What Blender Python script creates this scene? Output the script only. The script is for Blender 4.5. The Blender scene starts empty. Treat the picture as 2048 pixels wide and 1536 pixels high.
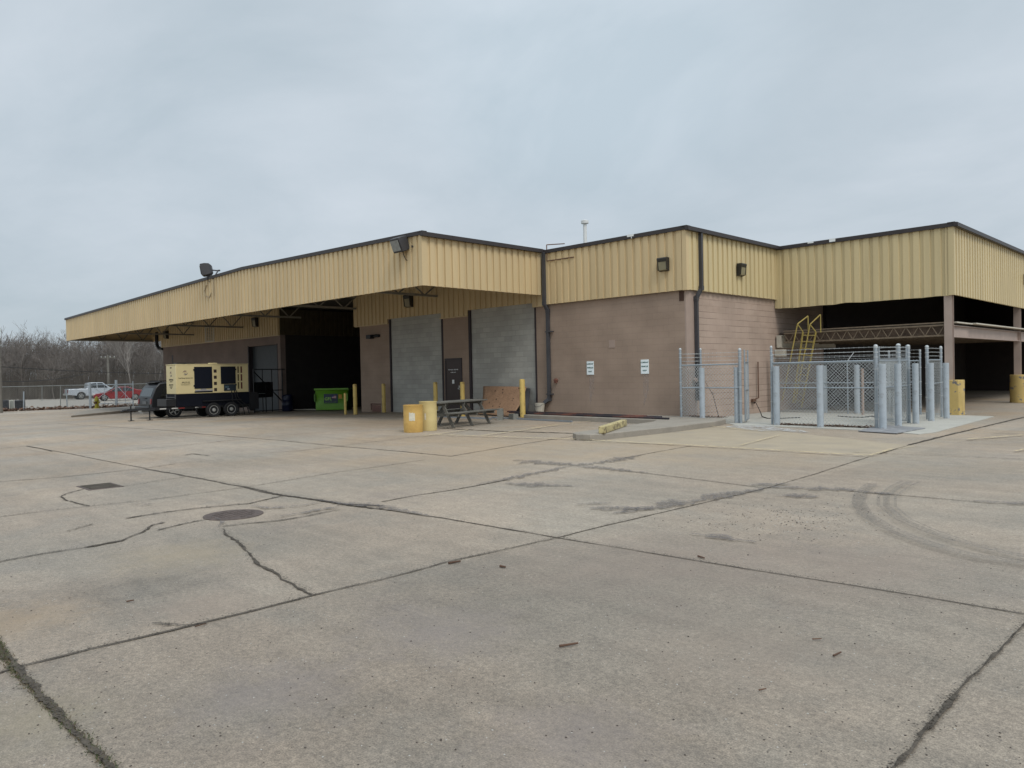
import bpy, bmesh, math, random
from math import radians, sin, cos, pi
from mathutils import Vector, Matrix, noise
random.seed(7)
S = bpy.context.scene
COL = S.collection

# ------------------------------------------------------------------ camera
EYE = Vector((0, 0, 1.6))
FPX, YAW, PITCH, ROLL = 1504.62359, -0.787888465, -0.0151201317, -0.0208441877
_cy, _sy, _cp, _sp = cos(YAW), sin(YAW), cos(PITCH), sin(PITCH)
FW = Vector((_sy*_cp, _cy*_cp, _sp)); _r = Vector((_cy, -_sy, 0)); _u = _r.cross(FW)
RT = _r*cos(ROLL) + _u*sin(ROLL); UPV = -_r*sin(ROLL) + _u*cos(ROLL)
cd = bpy.data.cameras.new('camera'); cam = bpy.data.objects.new('camera', cd); COL.objects.link(cam)
cd.sensor_width = 36; cd.lens = FPX/2048*36; cd.clip_end = 3000; cd.clip_start = 0.05
M4 = Matrix((RT, UPV, -FW)).transposed().to_4x4(); M4.translation = EYE
cam.matrix_world = M4
S.camera = cam

# ------------------------------------------------------------------ light
SUN_EL, SUN_AZ = radians(50), radians(108)      # azimuth clockwise from +Y
w = bpy.data.worlds.new('World'); S.world = w; w.use_nodes = True
nt = w.node_tree; nt.nodes.clear()
def nd(t, tree=None, **k):
    n = (tree or nt).nodes.new(t)
    for a, v in k.items():
        if a.startswith('i_'):
            n.inputs[a[2:].replace('_', ' ')].default_value = v
        else: setattr(n, a, v)
    return n
out = nd('ShaderNodeOutputWorld'); bg = nd('ShaderNodeBackground')
sky = nd('ShaderNodeTexSky', sky_type='NISHITA', sun_disc=False, sun_elevation=SUN_EL, sun_rotation=SUN_AZ)
tc = nd('ShaderNodeTexCoord'); sep = nd('ShaderNodeSeparateXYZ')
L = nt.links.new
L(tc.outputs['Generated'], sep.inputs[0])
addz = nd('ShaderNodeMath', operation='ADD'); addz.inputs[1].default_value = .28
mxz = nd('ShaderNodeMath', operation='MAXIMUM'); mxz.inputs[1].default_value = .05
L(sep.outputs['Z'], addz.inputs[0]); L(addz.outputs[0], mxz.inputs[0])
dx = nd('ShaderNodeMath', operation='DIVIDE'); dy = nd('ShaderNodeMath', operation='DIVIDE')
L(sep.outputs['X'], dx.inputs[0]); L(mxz.outputs[0], dx.inputs[1]); L(sep.outputs['Y'], dy.inputs[0]); L(mxz.outputs[0], dy.inputs[1])
cmb = nd('ShaderNodeCombineXYZ'); L(dx.outputs[0], cmb.inputs[0]); L(dy.outputs[0], cmb.inputs[1])
mp = nd('ShaderNodeMapping'); mp.inputs['Rotation'].default_value = (0, 0, radians(20)); mp.inputs['Scale'].default_value = (.95, 1.05, 1); mp.inputs['Location'].default_value = (3.1, 1.7, 0)
L(cmb.outputs[0], mp.inputs[0])
n1 = nd('ShaderNodeTexNoise'); n1.inputs['Scale'].default_value = 1.35; n1.inputs['Detail'].default_value = 6; n1.inputs['Roughness'].default_value = .56; n1.inputs['Distortion'].default_value = .35
L(mp.outputs[0], n1.inputs[0])
cr = nd('ShaderNodeValToRGB'); e = cr.color_ramp.elements
e[0].position = .33; e[0].color = (5.0, 5.85, 6.5, 1); e[1].position = .72; e[1].color = (6.75, 7.4, 8.05, 1)
L(n1.outputs['Fac'], cr.inputs[0])
# brighter break in the cloud deck where the sun stands behind it, seen high in the picture centre
vm = nd('ShaderNodeVectorMath', operation='DOT_PRODUCT'); vn = nd('ShaderNodeVectorMath', operation='NORMALIZE'); L(tc.outputs['Generated'], vn.inputs[0])
L(vn.outputs[0], vm.inputs[0]); vm.inputs[1].default_value = (FW*1504 + RT*150 + UPV*760).normalized()
mr = nd('ShaderNodeMapRange'); mr.inputs['From Min'].default_value = .955; mr.inputs['From Max'].default_value = 1.0; mr.inputs['To Min'].default_value = 0; mr.inputs['To Max'].default_value = .13
mr.interpolation_type = 'SMOOTHSTEP'
L(vm.outputs['Value'], mr.inputs['Value'])
# cooler, slightly darker band near the horizon, lighter overhead
zr = nd('ShaderNodeMapRange'); zr.inputs['From Min'].default_value = -.05; zr.inputs['From Max'].default_value = .3; zr.inputs['To Min'].default_value = .86; zr.inputs['To Max'].default_value = 1.0
L(sep.outputs['Z'], zr.inputs['Value'])
zm = nd('ShaderNodeMath', operation='ADD'); L(zr.outputs[0], zm.inputs[0]); L(mr.outputs[0], zm.inputs[1])
# the open quarter of the sky behind and right of the camera is thinner cloud
vb = nd('ShaderNodeVectorMath', operation='DOT_PRODUCT'); L(vn.outputs[0], vb.inputs[0]); vb.inputs[1].default_value = (.82, -.45, .35)
br = nd('ShaderNodeMapRange'); br.inputs['From Min'].default_value = 0.0; br.inputs['From Max'].default_value = 1.0; br.inputs['To Min'].default_value = 0; br.inputs['To Max'].default_value = .35
L(vb.outputs['Value'], br.inputs['Value'])
zz = nd('ShaderNodeMapRange'); zz.inputs['From Min'].default_value = .5; zz.inputs['From Max'].default_value = .95; zz.inputs['To Min'].default_value = 0; zz.inputs['To Max'].default_value = 1.3
L(sep.outputs['Z'], zz.inputs['Value'])      # overcast skies are brightest overhead
zq = nd('ShaderNodeMath', operation='ADD'); L(br.outputs[0], zq.inputs[0]); L(zz.outputs[0], zq.inputs[1])
zm2 = nd('ShaderNodeMath', operation='ADD'); L(zm.outputs[0], zm2.inputs[0]); L(zq.outputs[0], zm2.inputs[1])
vs = nd('ShaderNodeVectorMath', operation='SCALE'); L(cr.outputs[0], vs.inputs[0]); L(zm2.outputs[0], vs.inputs['Scale'])
mix = nd('ShaderNodeMix', data_type='RGBA'); mix.inputs[0].default_value = .93
L(sky.outputs[0], mix.inputs[6]); L(vs.outputs[0], mix.inputs[7])
L(mix.outputs[2], bg.inputs[0]); bg.inputs[1].default_value = .1
L(bg.outputs[0], out.inputs[0])

sd = bpy.data.lights.new('sun', 'SUN'); sun = bpy.data.objects.new('sun', sd); COL.objects.link(sun)
sd.energy = 1.5; sd.angle = radians(20); sd.color = (1, .955, .89)
sv = Vector((sin(SUN_AZ)*cos(SUN_EL), cos(SUN_AZ)*cos(SUN_EL), sin(SUN_EL)))
sun.rotation_euler = sv.to_track_quat('Z', 'Y').to_euler()
vs_ = S.view_settings; vs_.view_transform = 'Standard'; vs_.look = 'None'; vs_.exposure = 0.0; vs_.gamma = 1; vs_.use_curve_mapping = False
S.cycles.max_bounces = 6; S.cycles.diffuse_bounces = 3; S.cycles.use_denoising = True

# ------------------------------------------------------------------ helpers
def zg(x, y=0): return -min(.45, .0167*max(0., -x-24))
def ray(px, py): return FW + RT*((px-1024)/FPX) - UPV*((py-768)/FPX)
def at(px, py, z=None):            # ground point seen at that pixel of the 2048-wide photograph
    d = ray(px, py)
    if z is not None:
        t = (z-1.6)/d.z; return Vector((d.x*t, d.y*t, z))
    z = 0
    for _ in range(25):
        t = (z-1.6)/d.z; z = zg(d.x*t)
    return Vector((d.x*t, d.y*t, z))
def onx(px, py, X):
    d = ray(px, py); t = X/d.x; return Vector((X, d.y*t, 1.6+d.z*t))
def ony(px, py, Y):
    d = ray(px, py); t = Y/d.y; return Vector((d.x*t, Y, 1.6+d.z*t))

MATS = {}
def mat(name, c, rough=.7, metal=0., var=.12, vscale=3., fine=.05, fscale=60., bump=0., bscale=40., spec=.4, dirt=None, dscale=1.3, dpos=(.55, .7), damt=.6, stretch=None, coat=0, panel=0):
    if name in MATS: return MATS[name]
    m = bpy.data.materials.new(name); m.use_nodes = True; t = m.node_tree; b = t.nodes['Principled BSDF']; l = t.links.new
    b.inputs['Roughness'].default_value = rough; b.inputs['Metallic'].default_value = metal; b.inputs['Specular IOR Level'].default_value = spec
    if coat: b.inputs['Coat Weight'].default_value = coat; b.inputs['Coat Roughness'].default_value = .08
    g = nd('ShaderNodeTexCoord', t); v = g.outputs['Object']
    if stretch:
        q = nd('ShaderNodeMapping', t); q.inputs['Scale'].default_value = stretch; l(v, q.inputs[0]); v = q.outputs[0]
    a = nd('ShaderNodeTexNoise', t); a.inputs['Scale'].default_value = vscale; a.inputs['Detail'].default_value = 5; l(v, a.inputs[0])
    f = nd('ShaderNodeTexNoise', t); f.inputs['Scale'].default_value = fscale; f.inputs['Detail'].default_value = 3; l(g.outputs['Object'], f.inputs[0])
    r1 = nd('ShaderNodeMapRange', t); r1.inputs[1].default_value = .25; r1.inputs[2].default_value = .75; r1.inputs[3].default_value = 1-var; r1.inputs[4].default_value = 1+var; l(a.outputs[0], r1.inputs[0])
    r2 = nd('ShaderNodeMapRange', t); r2.inputs[1].default_value = .25; r2.inputs[2].default_value = .75; r2.inputs[3].default_value = 1-fine; r2.inputs[4].default_value = 1+fine; l(f.outputs[0], r2.inputs[0])
    mu = nd('ShaderNodeMath', t, operation='MULTIPLY'); l(r1.outputs[0], mu.inputs[0]); l(r2.outputs[0], mu.inputs[1])
    sc = nd('ShaderNodeVectorMath', t, operation='SCALE'); sc.inputs[0].default_value = c[:3]; l(mu.outputs[0], sc.inputs['Scale'])
    res = sc.outputs[0]
    if panel:      # sheets from different batches have faded a little differently
        sp_ = nd('ShaderNodeSeparateXYZ', t); l(g.outputs['Object'], sp_.inputs[0]); ad = nd('ShaderNodeMath', t, operation='ADD'); l(sp_.outputs[0], ad.inputs[0]); l(sp_.outputs[1], ad.inputs[1])
        dv_ = nd('ShaderNodeMath', t, operation='DIVIDE'); l(ad.outputs[0], dv_.inputs[0]); dv_.inputs[1].default_value = panel; fl = nd('ShaderNodeMath', t, operation='FLOOR'); l(dv_.outputs[0], fl.inputs[0])
        wn_ = nd('ShaderNodeTexWhiteNoise', t, noise_dimensions='1D'); l(fl.outputs[0], wn_.inputs['W']); pr_ = nd('ShaderNodeMapRange', t); pr_.inputs[3].default_value = .965; pr_.inputs[4].default_value = 1.035; l(wn_.outputs['Value'], pr_.inputs[0])
        s2_ = nd('ShaderNodeVectorMath', t, operation='SCALE'); l(res, s2_.inputs[0]); l(pr_.outputs[0], s2_.inputs['Scale']); res = s2_.outputs[0]
    if dirt:
        dn = nd('ShaderNodeTexNoise', t); dn.inputs['Scale'].default_value = dscale; dn.inputs['Detail'].default_value = 7; dn.inputs['Roughness'].default_value = .65; l(v, dn.inputs[0])
        dr = nd('ShaderNodeMapRange', t); dr.inputs[1].default_value = dpos[0]; dr.inputs[2].default_value = dpos[1]; dr.inputs[4].default_value = damt; l(dn.outputs[0], dr.inputs[0])
        mx = nd('ShaderNodeMix', t, data_type='RGBA'); l(dr.outputs[0], mx.inputs[0]); l(res, mx.inputs[6]); mx.inputs[7].default_value = (*dirt, 1); res = mx.outputs[2]
    l(res, b.inputs['Base Color'])
    if bump:
        bn = nd('ShaderNodeTexNoise', t); bn.inputs['Scale'].default_value = bscale; bn.inputs['Detail'].default_value = 4; l(g.outputs['Object'], bn.inputs[0])
        bb = nd('ShaderNodeBump', t); bb.inputs['Strength'].default_value = bump; bb.inputs['Distance'].default_value = .01; l(bn.outputs[0], bb.inputs['Height']); l(bb.outputs[0], b.inputs['Normal'])
    MATS[name] = m; return m

def blockmat(name, c, c2, mortar, axis, msize=.008, strength=.5, blk=(.4, .2), stain=None, crackrow=0):
    m = bpy.data.materials.new(name); m.use_nodes = True; t = m.node_tree; b = t.nodes['Principled BSDF']; l = t.links.new
    b.inputs['Roughness'].default_value = .85; b.inputs['Specular IOR Level'].default_value = .25
    g = nd('ShaderNodeTexCoord', t); s = nd('ShaderNodeSeparateXYZ', t); l(g.outputs['Object'], s.inputs[0])
    cb = nd('ShaderNodeCombineXYZ', t); l(s.outputs[axis], cb.inputs[0]); l(s.outputs['Z'], cb.inputs[1])
    br = nd('ShaderNodeTexBrick', t); br.offset = .5
    br.inputs['Scale'].default_value = 1; br.inputs['Brick Width'].default_value = blk[0]; br.inputs['Row Height'].default_value = blk[1]
    br.inputs['Mortar Size'].default_value = msize; br.inputs['Mortar Smooth'].default_value = .3; br.inputs['Bias'].default_value = 0
    br.inputs['Color1'].default_value = (*c, 1); br.inputs['Color2'].default_value = (*c2, 1); br.inputs['Mortar'].default_value = (*mortar, 1)
    wn = nd('ShaderNodeTexNoise', t); wn.inputs['Scale'].default_value = 2.; l(cb.outputs[0], wn.inputs[0])
    wsub = nd('ShaderNodeVectorMath', t, operation='MULTIPLY_ADD'); l(wn.outputs['Color'], wsub.inputs[0]); wsub.inputs[1].default_value = (.012, .012, 0); l(cb.outputs[0], wsub.inputs[2])
    l(wsub.outputs[0], br.inputs['Vector'])
    n = nd('ShaderNodeTexNoise', t); n.inputs['Scale'].default_value = .9; n.inputs['Detail'].default_value = 6; l(cb.outputs[0], n.inputs[0])
    r = nd('ShaderNodeMapRange', t); r.inputs[1].default_value = .3; r.inputs[2].default_value = .7; r.inputs[3].default_value = .88; r.inputs[4].default_value = 1.12; l(n.outputs[0], r.inputs[0])
    sc = nd('ShaderNodeVectorMath', t, operation='SCALE'); l(br.outputs['Color'], sc.inputs[0]); l(r.outputs[0], sc.inputs['Scale'])
    res = sc.outputs[0]
    # fine pits
    pn = nd('ShaderNodeTexNoise', t); pn.inputs['Scale'].default_value = 45; pn.inputs['Detail'].default_value = 3; l(g.outputs['Object'], pn.inputs[0])
    if crackrow:     # open bed joints in some courses only
        fr = nd('ShaderNodeMath', t, operation='PINGPONG'); fr.inputs[1].default_value = .1; l(s.outputs['Z'], fr.inputs[0])
        lt = nd('ShaderNodeMath', t, operation='LESS_THAN'); lt.inputs[1].default_value = .005; l(fr.outputs[0], lt.inputs[0])
        # keep every 0.2 m joint (pingpong gives zero at multiples of 0.2)
        cn = nd('ShaderNodeTexNoise', t); cn.inputs['Scale'].default_value = 1; cm = nd('ShaderNodeMapping', t); cm.inputs['Scale'].default_value = (.7, 4.9, 1); l(cb.outputs[0], cm.inputs[0]); l(cm.outputs[0], cn.inputs[0])
        gt = nd('ShaderNodeMapRange', t); gt.inputs[1].default_value = .5-.08*crackrow; gt.inputs[2].default_value = .62-.08*crackrow; gt.inputs[4].default_value = .75; l(cn.outputs[0], gt.inputs[0])
        mm = nd('ShaderNodeMath', t, operation='MULTIPLY'); l(lt.outputs[0], mm.inputs[0]); l(gt.outputs[0], mm.inputs[1])
        mx = nd('ShaderNodeMix', t, data_type='RGBA'); l(mm.outputs[0], mx.inputs[0]); l(res, mx.inputs[6]); mx.inputs[7].default_value = (.07, .05, .04, 1); res = mx.outputs[2]
    if stain:
        for col_, sca, lo, hi, amt in stain:
            q = nd('ShaderNodeMapping', t); q.inputs['Scale'].default_value = sca; l(cb.outputs[0], q.inputs[0])
            sn = nd('ShaderNodeTexNoise', t); sn.inputs['Scale'].default_value = 1; sn.inputs['Detail'].default_value = 6; l(q.outputs[0], sn.inputs[0])
            sr = nd('ShaderNodeMapRange', t); sr.inputs[1].default_value = lo; sr.inputs[2].default_value = hi; sr.inputs[4].default_value = amt; l(sn.outputs[0], sr.inputs[0])
            mx = nd('ShaderNodeMix', t, data_type='RGBA'); l(sr.outputs[0], mx.inputs[0]); l(res, mx.inputs[6]); mx.inputs[7].default_value = (*col_, 1); res = mx.outputs[2]
    l(res, b.inputs['Base Color'])
    b1 = nd('ShaderNodeBump', t); b1.inputs['Strength'].default_value = strength; b1.inputs['Distance'].default_value = .012; b1.invert = True; l(br.outputs['Fac'], b1.inputs['Height'])
    b2 = nd('ShaderNodeBump', t); b2.inputs['Strength'].default_value = .35; b2.inputs['Distance'].default_value = .006; l(pn.outputs[0], b2.inputs['Height']); l(b1.outputs[0], b2.inputs['Normal'])
    l(b2.outputs[0], b.inputs['Normal'])
    MATS[name] = m; return m

class MB:
    def __init__(s): s.v = []; s.f = []; s.mi = []; s.cur = 0
    def add(s, vs, fs):
        o = len(s.v); s.v += [tuple(p) for p in vs]; s.f += [tuple(i+o for i in f) for f in fs]; s.mi += [s.cur]*len(fs); return s
    def box(s, x0, x1, y0, y1, z0, z1):
        return s.add([(x0,y0,z0),(x1,y0,z0),(x1,y1,z0),(x0,y1,z0),(x0,y0,z1),(x1,y0,z1),(x1,y1,z1),(x0,y1,z1)],
                     [(0,3,2,1),(4,5,6,7),(0,1,5,4),(1,2,6,5),(2,3,7,6),(3,0,4,7)])
    def bar(s, p0, p1, w, h=None, up=(0,0,1)):      # rectangular bar
        p0 = Vector(p0); p1 = Vector(p1); h = w if h is None else h
        d = (p1-p0).normalized(); u = Vector(up)
        if abs(d.dot(u)) > .97: u = Vector((0, 1, 0))
        a = d.cross(u).normalized(); b = a.cross(d).normalized()
        a *= w/2; b *= h/2
        vs = [p0-a-b, p0+a-b, p0+a+b, p0-a+b, p1-a-b, p1+a-b, p1+a+b, p1-a+b]
        return s.add(vs, [(0,1,2,3),(7,6,5,4),(0,4,5,1),(1,5,6,2),(2,6,7,3),(3,7,4,0)])
    def cyl(s, p0, p1, r, n=10, r2=None, caps=True):
        p0 = Vector(p0); p1 = Vector(p1); r2 = r if r2 is None else r2
        d = (p1-p0).normalized(); u = Vector((0,0,1)) if abs(d.z) < .95 else Vector((0,1,0))
        a = d.cross(u).normalized(); b = a.cross(d)
        vs = []
        for p, q in ((p0, r), (p1, r2)):
            for i in range(n): t = 2*pi*i/n; vs.append(p + a*cos(t)*q + b*sin(t)*q)
        fs = [(i, i+n, (i+1) % n+n, (i+1) % n) for i in range(n)]
        if caps: fs += [tuple(range(n)), tuple(range(2*n-1, n-1, -1))]
        return s.add(vs, fs)
    def tube(s, pts, r, n=8):
        for a, b in zip(pts, pts[1:]): s.cyl(a, b, r, n)
        return s
    def lathe(s, c, prof, n=20, axis='z'):       # prof: (r, h)
        vs = []; c = Vector(c)
        for r, h in prof:
            for i in range(n):
                t = 2*pi*i/n
                p = Vector((r*cos(t), r*sin(t), h)) if axis == 'z' else (Vector((h, r*cos(t), r*sin(t))) if axis == 'x' else Vector((r*cos(t), h, r*sin(t))))
                vs.append(c+p)
        fs = [(k*n+i, k*n+(i+1) % n, (k+1)*n+(i+1) % n, (k+1)*n+i) for k in range(len(prof)-1) for i in range(n)]
        fs += [tuple(range(n-1, -1, -1)), tuple(range((len(prof)-1)*n, len(prof)*n))]
        return s.add(vs, fs)
    def prism(s, poly, z0, z1):                  # xy polygon
        n = len(poly); f = z0 if callable(z0) else (lambda *a: z0); g = z1 if callable(z1) else (lambda *a: z1)
        vs = [(x, y, f(x, y)) for x, y in poly] + [(x, y, g(x, y)) for x, y in poly]
        return s.add(vs, [tuple(range(n-1, -1, -1)), tuple(range(n, 2*n))] + [(i, (i+1) % n, (i+1) % n+n, i+n) for i in range(n)])
    def extr(s, poly, a0, a1, plane='xz'):       # polygon in a vertical plane pushed along the other axis
        n = len(poly)
        P = (lambda u, v, a: (u, a, v)) if plane == 'xz' else (lambda u, v, a: (a, u, v))
        vs = [P(u, v, a0) for u, v in poly] + [P(u, v, a1) for u, v in poly]
        return s.add(vs, [tuple(range(n-1, -1, -1)), tuple(range(n, 2*n))] + [(i, (i+1) % n, (i+1) % n+n, i+n) for i in range(n)])
    def quad(s, *p): return s.add(p, [tuple(range(len(p)))])
    def build(s, name, m, parent=None, bevel=0, smooth=35, world=True, fn=None, fix=True):
        me = bpy.data.meshes.new(name)
        vs = [fn(Vector(p)) for p in s.v] if fn else s.v
        if parent is not None and world:
            o = parent; off = Vector((0, 0, 0)); chain = []
            while o is not None: off += Vector(o.location); o = o.parent
            vs = [Vector(p)-off for p in vs]
        me.from_pydata([tuple(p) for p in vs], [], s.f); me.update()
        for mm in (m if isinstance(m, (list, tuple)) else [m]): me.materials.append(mm)
        if any(s.mi): me.polygons.foreach_set('material_index', s.mi)
        if fix and len(s.f) < 20000:
            bm = bmesh.new(); bm.from_mesh(me); bmesh.ops.recalc_face_normals(bm, faces=bm.faces); bm.to_mesh(me); bm.free()
        if smooth: me.shade_smooth(); me.set_sharp_from_angle(angle=radians(smooth))
        ob = bpy.data.objects.new(name, me); COL.objects.link(ob)
        if parent is not None: ob.parent = parent
        if bevel:
            b = ob.modifiers.new('bevel', 'BEVEL'); b.width = bevel; b.segments = 2; b.limit_method = 'ANGLE'; b.angle_limit = radians(40)
        return ob
def thing(name, label, cat, loc=(0,0,0), rz=0, group=None):
    o = bpy.data.objects.new(name, None); COL.objects.link(o); o.location = loc; o.rotation_euler = (0, 0, rz); o.empty_display_size = .2
    o['label'] = label; o['category'] = cat
    if group: o['group'] = group
    return o
def tag(o, label, cat, group=None, kind=None):
    o['label'] = label; o['category'] = cat
    if group: o['group'] = group
    if kind: o['kind'] = kind
    return o
def struct(o): o['kind'] = 'structure'; return o
def dup(root, loc, rz=None, label=None):
    r = root.copy(); COL.objects.link(r); r.location = loc
    if rz is not None: r.rotation_euler = (0, 0, rz)
    if label: r['label'] = label
    for ch in list(root.children):
        c = ch.copy(); COL.objects.link(c); c.parent = r
        for g in ch.children:
            d = g.copy(); COL.objects.link(d); d.parent = c
    return r
def text(name, s, size, m, parent, origin, xdir, ydir, align='CENTER', bold=0, depth=.002):
    cu = bpy.data.curves.new(name, 'FONT'); cu.body = s; cu.size = size; cu.align_x = align; cu.align_y = 'CENTER'; cu.extrude = depth; cu.offset = bold; cu.resolution_u = 2
    o = bpy.data.objects.new(name+'_tmp', cu); COL.objects.link(o); bpy.context.view_layer.update()
    me = bpy.data.meshes.new_from_object(o.evaluated_get(bpy.context.evaluated_depsgraph_get())); bpy.data.objects.remove(o)
    xd = Vector(xdir).normalized(); yd = Vector(ydir).normalized(); zd = xd.cross(yd)
    mt = Matrix((xd, yd, zd)).transposed().to_4x4(); mt.translation = Vector(origin)
    me.transform(mt)
    if parent is not None:
        q = parent; off = Vector((0,0,0))
        while q is not None: off += Vector(q.location); q = q.parent
        me.transform(Matrix.Translation(-off))
    me.materials.clear(); me.materials.append(m); me.name = name
    ob = bpy.data.objects.new(name, me); COL.objects.link(ob); ob.parent = parent
    return ob

# ------------------------------------------------------------------ materials
tanS = mat('tan_siding', (.555, .425, .24), .5, var=.08, vscale=.8, fine=.04, panel=.915, dirt=(.30, .20, .10), dscale=1.3, dpos=(.6, .85), damt=.45, stretch=(3, 3, .35), spec=.35)
tan2 = mat('tan_siding_yellow', (.55, .445, .25), .5, var=.08, vscale=.8, fine=.04, panel=.915, dirt=(.30, .22, .11), dscale=1.3, dpos=(.6, .85), damt=.4, stretch=(3, 3, .35), spec=.35)
brown = mat('dark_brown_trim', (.035, .028, .027), .45, var=.15, fine=.1, bump=.1)
gutter = mat('gutter_grey', (.055, .055, .06), .4, var=.15)
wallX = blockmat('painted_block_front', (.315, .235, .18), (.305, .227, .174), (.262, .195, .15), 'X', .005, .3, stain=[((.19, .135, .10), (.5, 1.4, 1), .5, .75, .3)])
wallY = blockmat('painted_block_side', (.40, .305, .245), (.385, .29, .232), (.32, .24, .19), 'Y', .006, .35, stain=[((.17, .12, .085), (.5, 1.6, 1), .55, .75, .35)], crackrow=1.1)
greyB = blockmat('grey_block', (.40, .392, .355), (.335, .328, .298), (.34, .333, .302), 'X', .009, .6, stain=[((.46, .45, .41), (1.6, 3.2, 1), .63, .75, .5)])
wallD = mat('shade_brown_wall', (.03, .022, .018), .8, var=.2)  # shed interior shade painted in as dark brown
bayD = mat('shade_bay_wall', (.026, .022, .02), .85, var=.25)  # near-black colour paints the loading bay's shade onto its walls
roofM = mat('roof_membrane', (.18, .18, .17), .9)
deckM = mat('metal_deck_underside', (.10, .09, .075), .6, var=.2)
trussM = mat('truss_paint', (.22, .20, .16), .6, var=.2)
beige = mat('beige_steel', (.36, .28, .235), .55, var=.12, vscale=2, dirt=(.2, .13, .09), dscale=4, dpos=(.6, .75), damt=.4)
cream = mat('cream_steel', (.50, .46, .38), .6, var=.12, dirt=(.24, .17, .1), dscale=3, dpos=(.55, .75), damt=.5)
rustT = mat('rusty_truss', (.16, .12, .08), .7, var=.3, vscale=6)
blk = mat('black_metal', (.012, .012, .014), .45, var=.2)
yel = mat('yellow_paint', (.56, .40, .12), .55, var=.12, vscale=4, dirt=(.2, .13, .06), dscale=7, dpos=(.57, .66), damt=.8, bump=.25)
yelD = mat('yellow_concrete_guard', (.50, .36, .13), .7, var=.12, vscale=3, dirt=(.16, .15, .15), dscale=3.3, dpos=(.585, .6), damt=1.)
gal = mat('galvanised', (.34, .38, .41), .4, .6, var=.12, vscale=12)
galm = mat('galvanised_wire', (.46, .48, .48), .5, .3, var=.1)
bluep = mat('grey_blue_paint', (.37, .41, .44), .6, var=.12, vscale=5, fine=.1, dirt=(.17, .13, .11), dscale=4, dpos=(.56, .68), damt=.7, bump=.3)
glassD = mat('dark_glass', (.01, .012, .014), .12, spec=.6, var=0)
rubber = mat('rubber', (.014, .014, .015), .8, var=.2)
steelR = mat('wheel_steel', (.42, .42, .40), .4, .5, var=.1)
white = mat('white_paint', (.72, .74, .73), .5, var=.04)
lensM = mat('lamp_lens', (.24, .21, .13), .3, var=.15)

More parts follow.
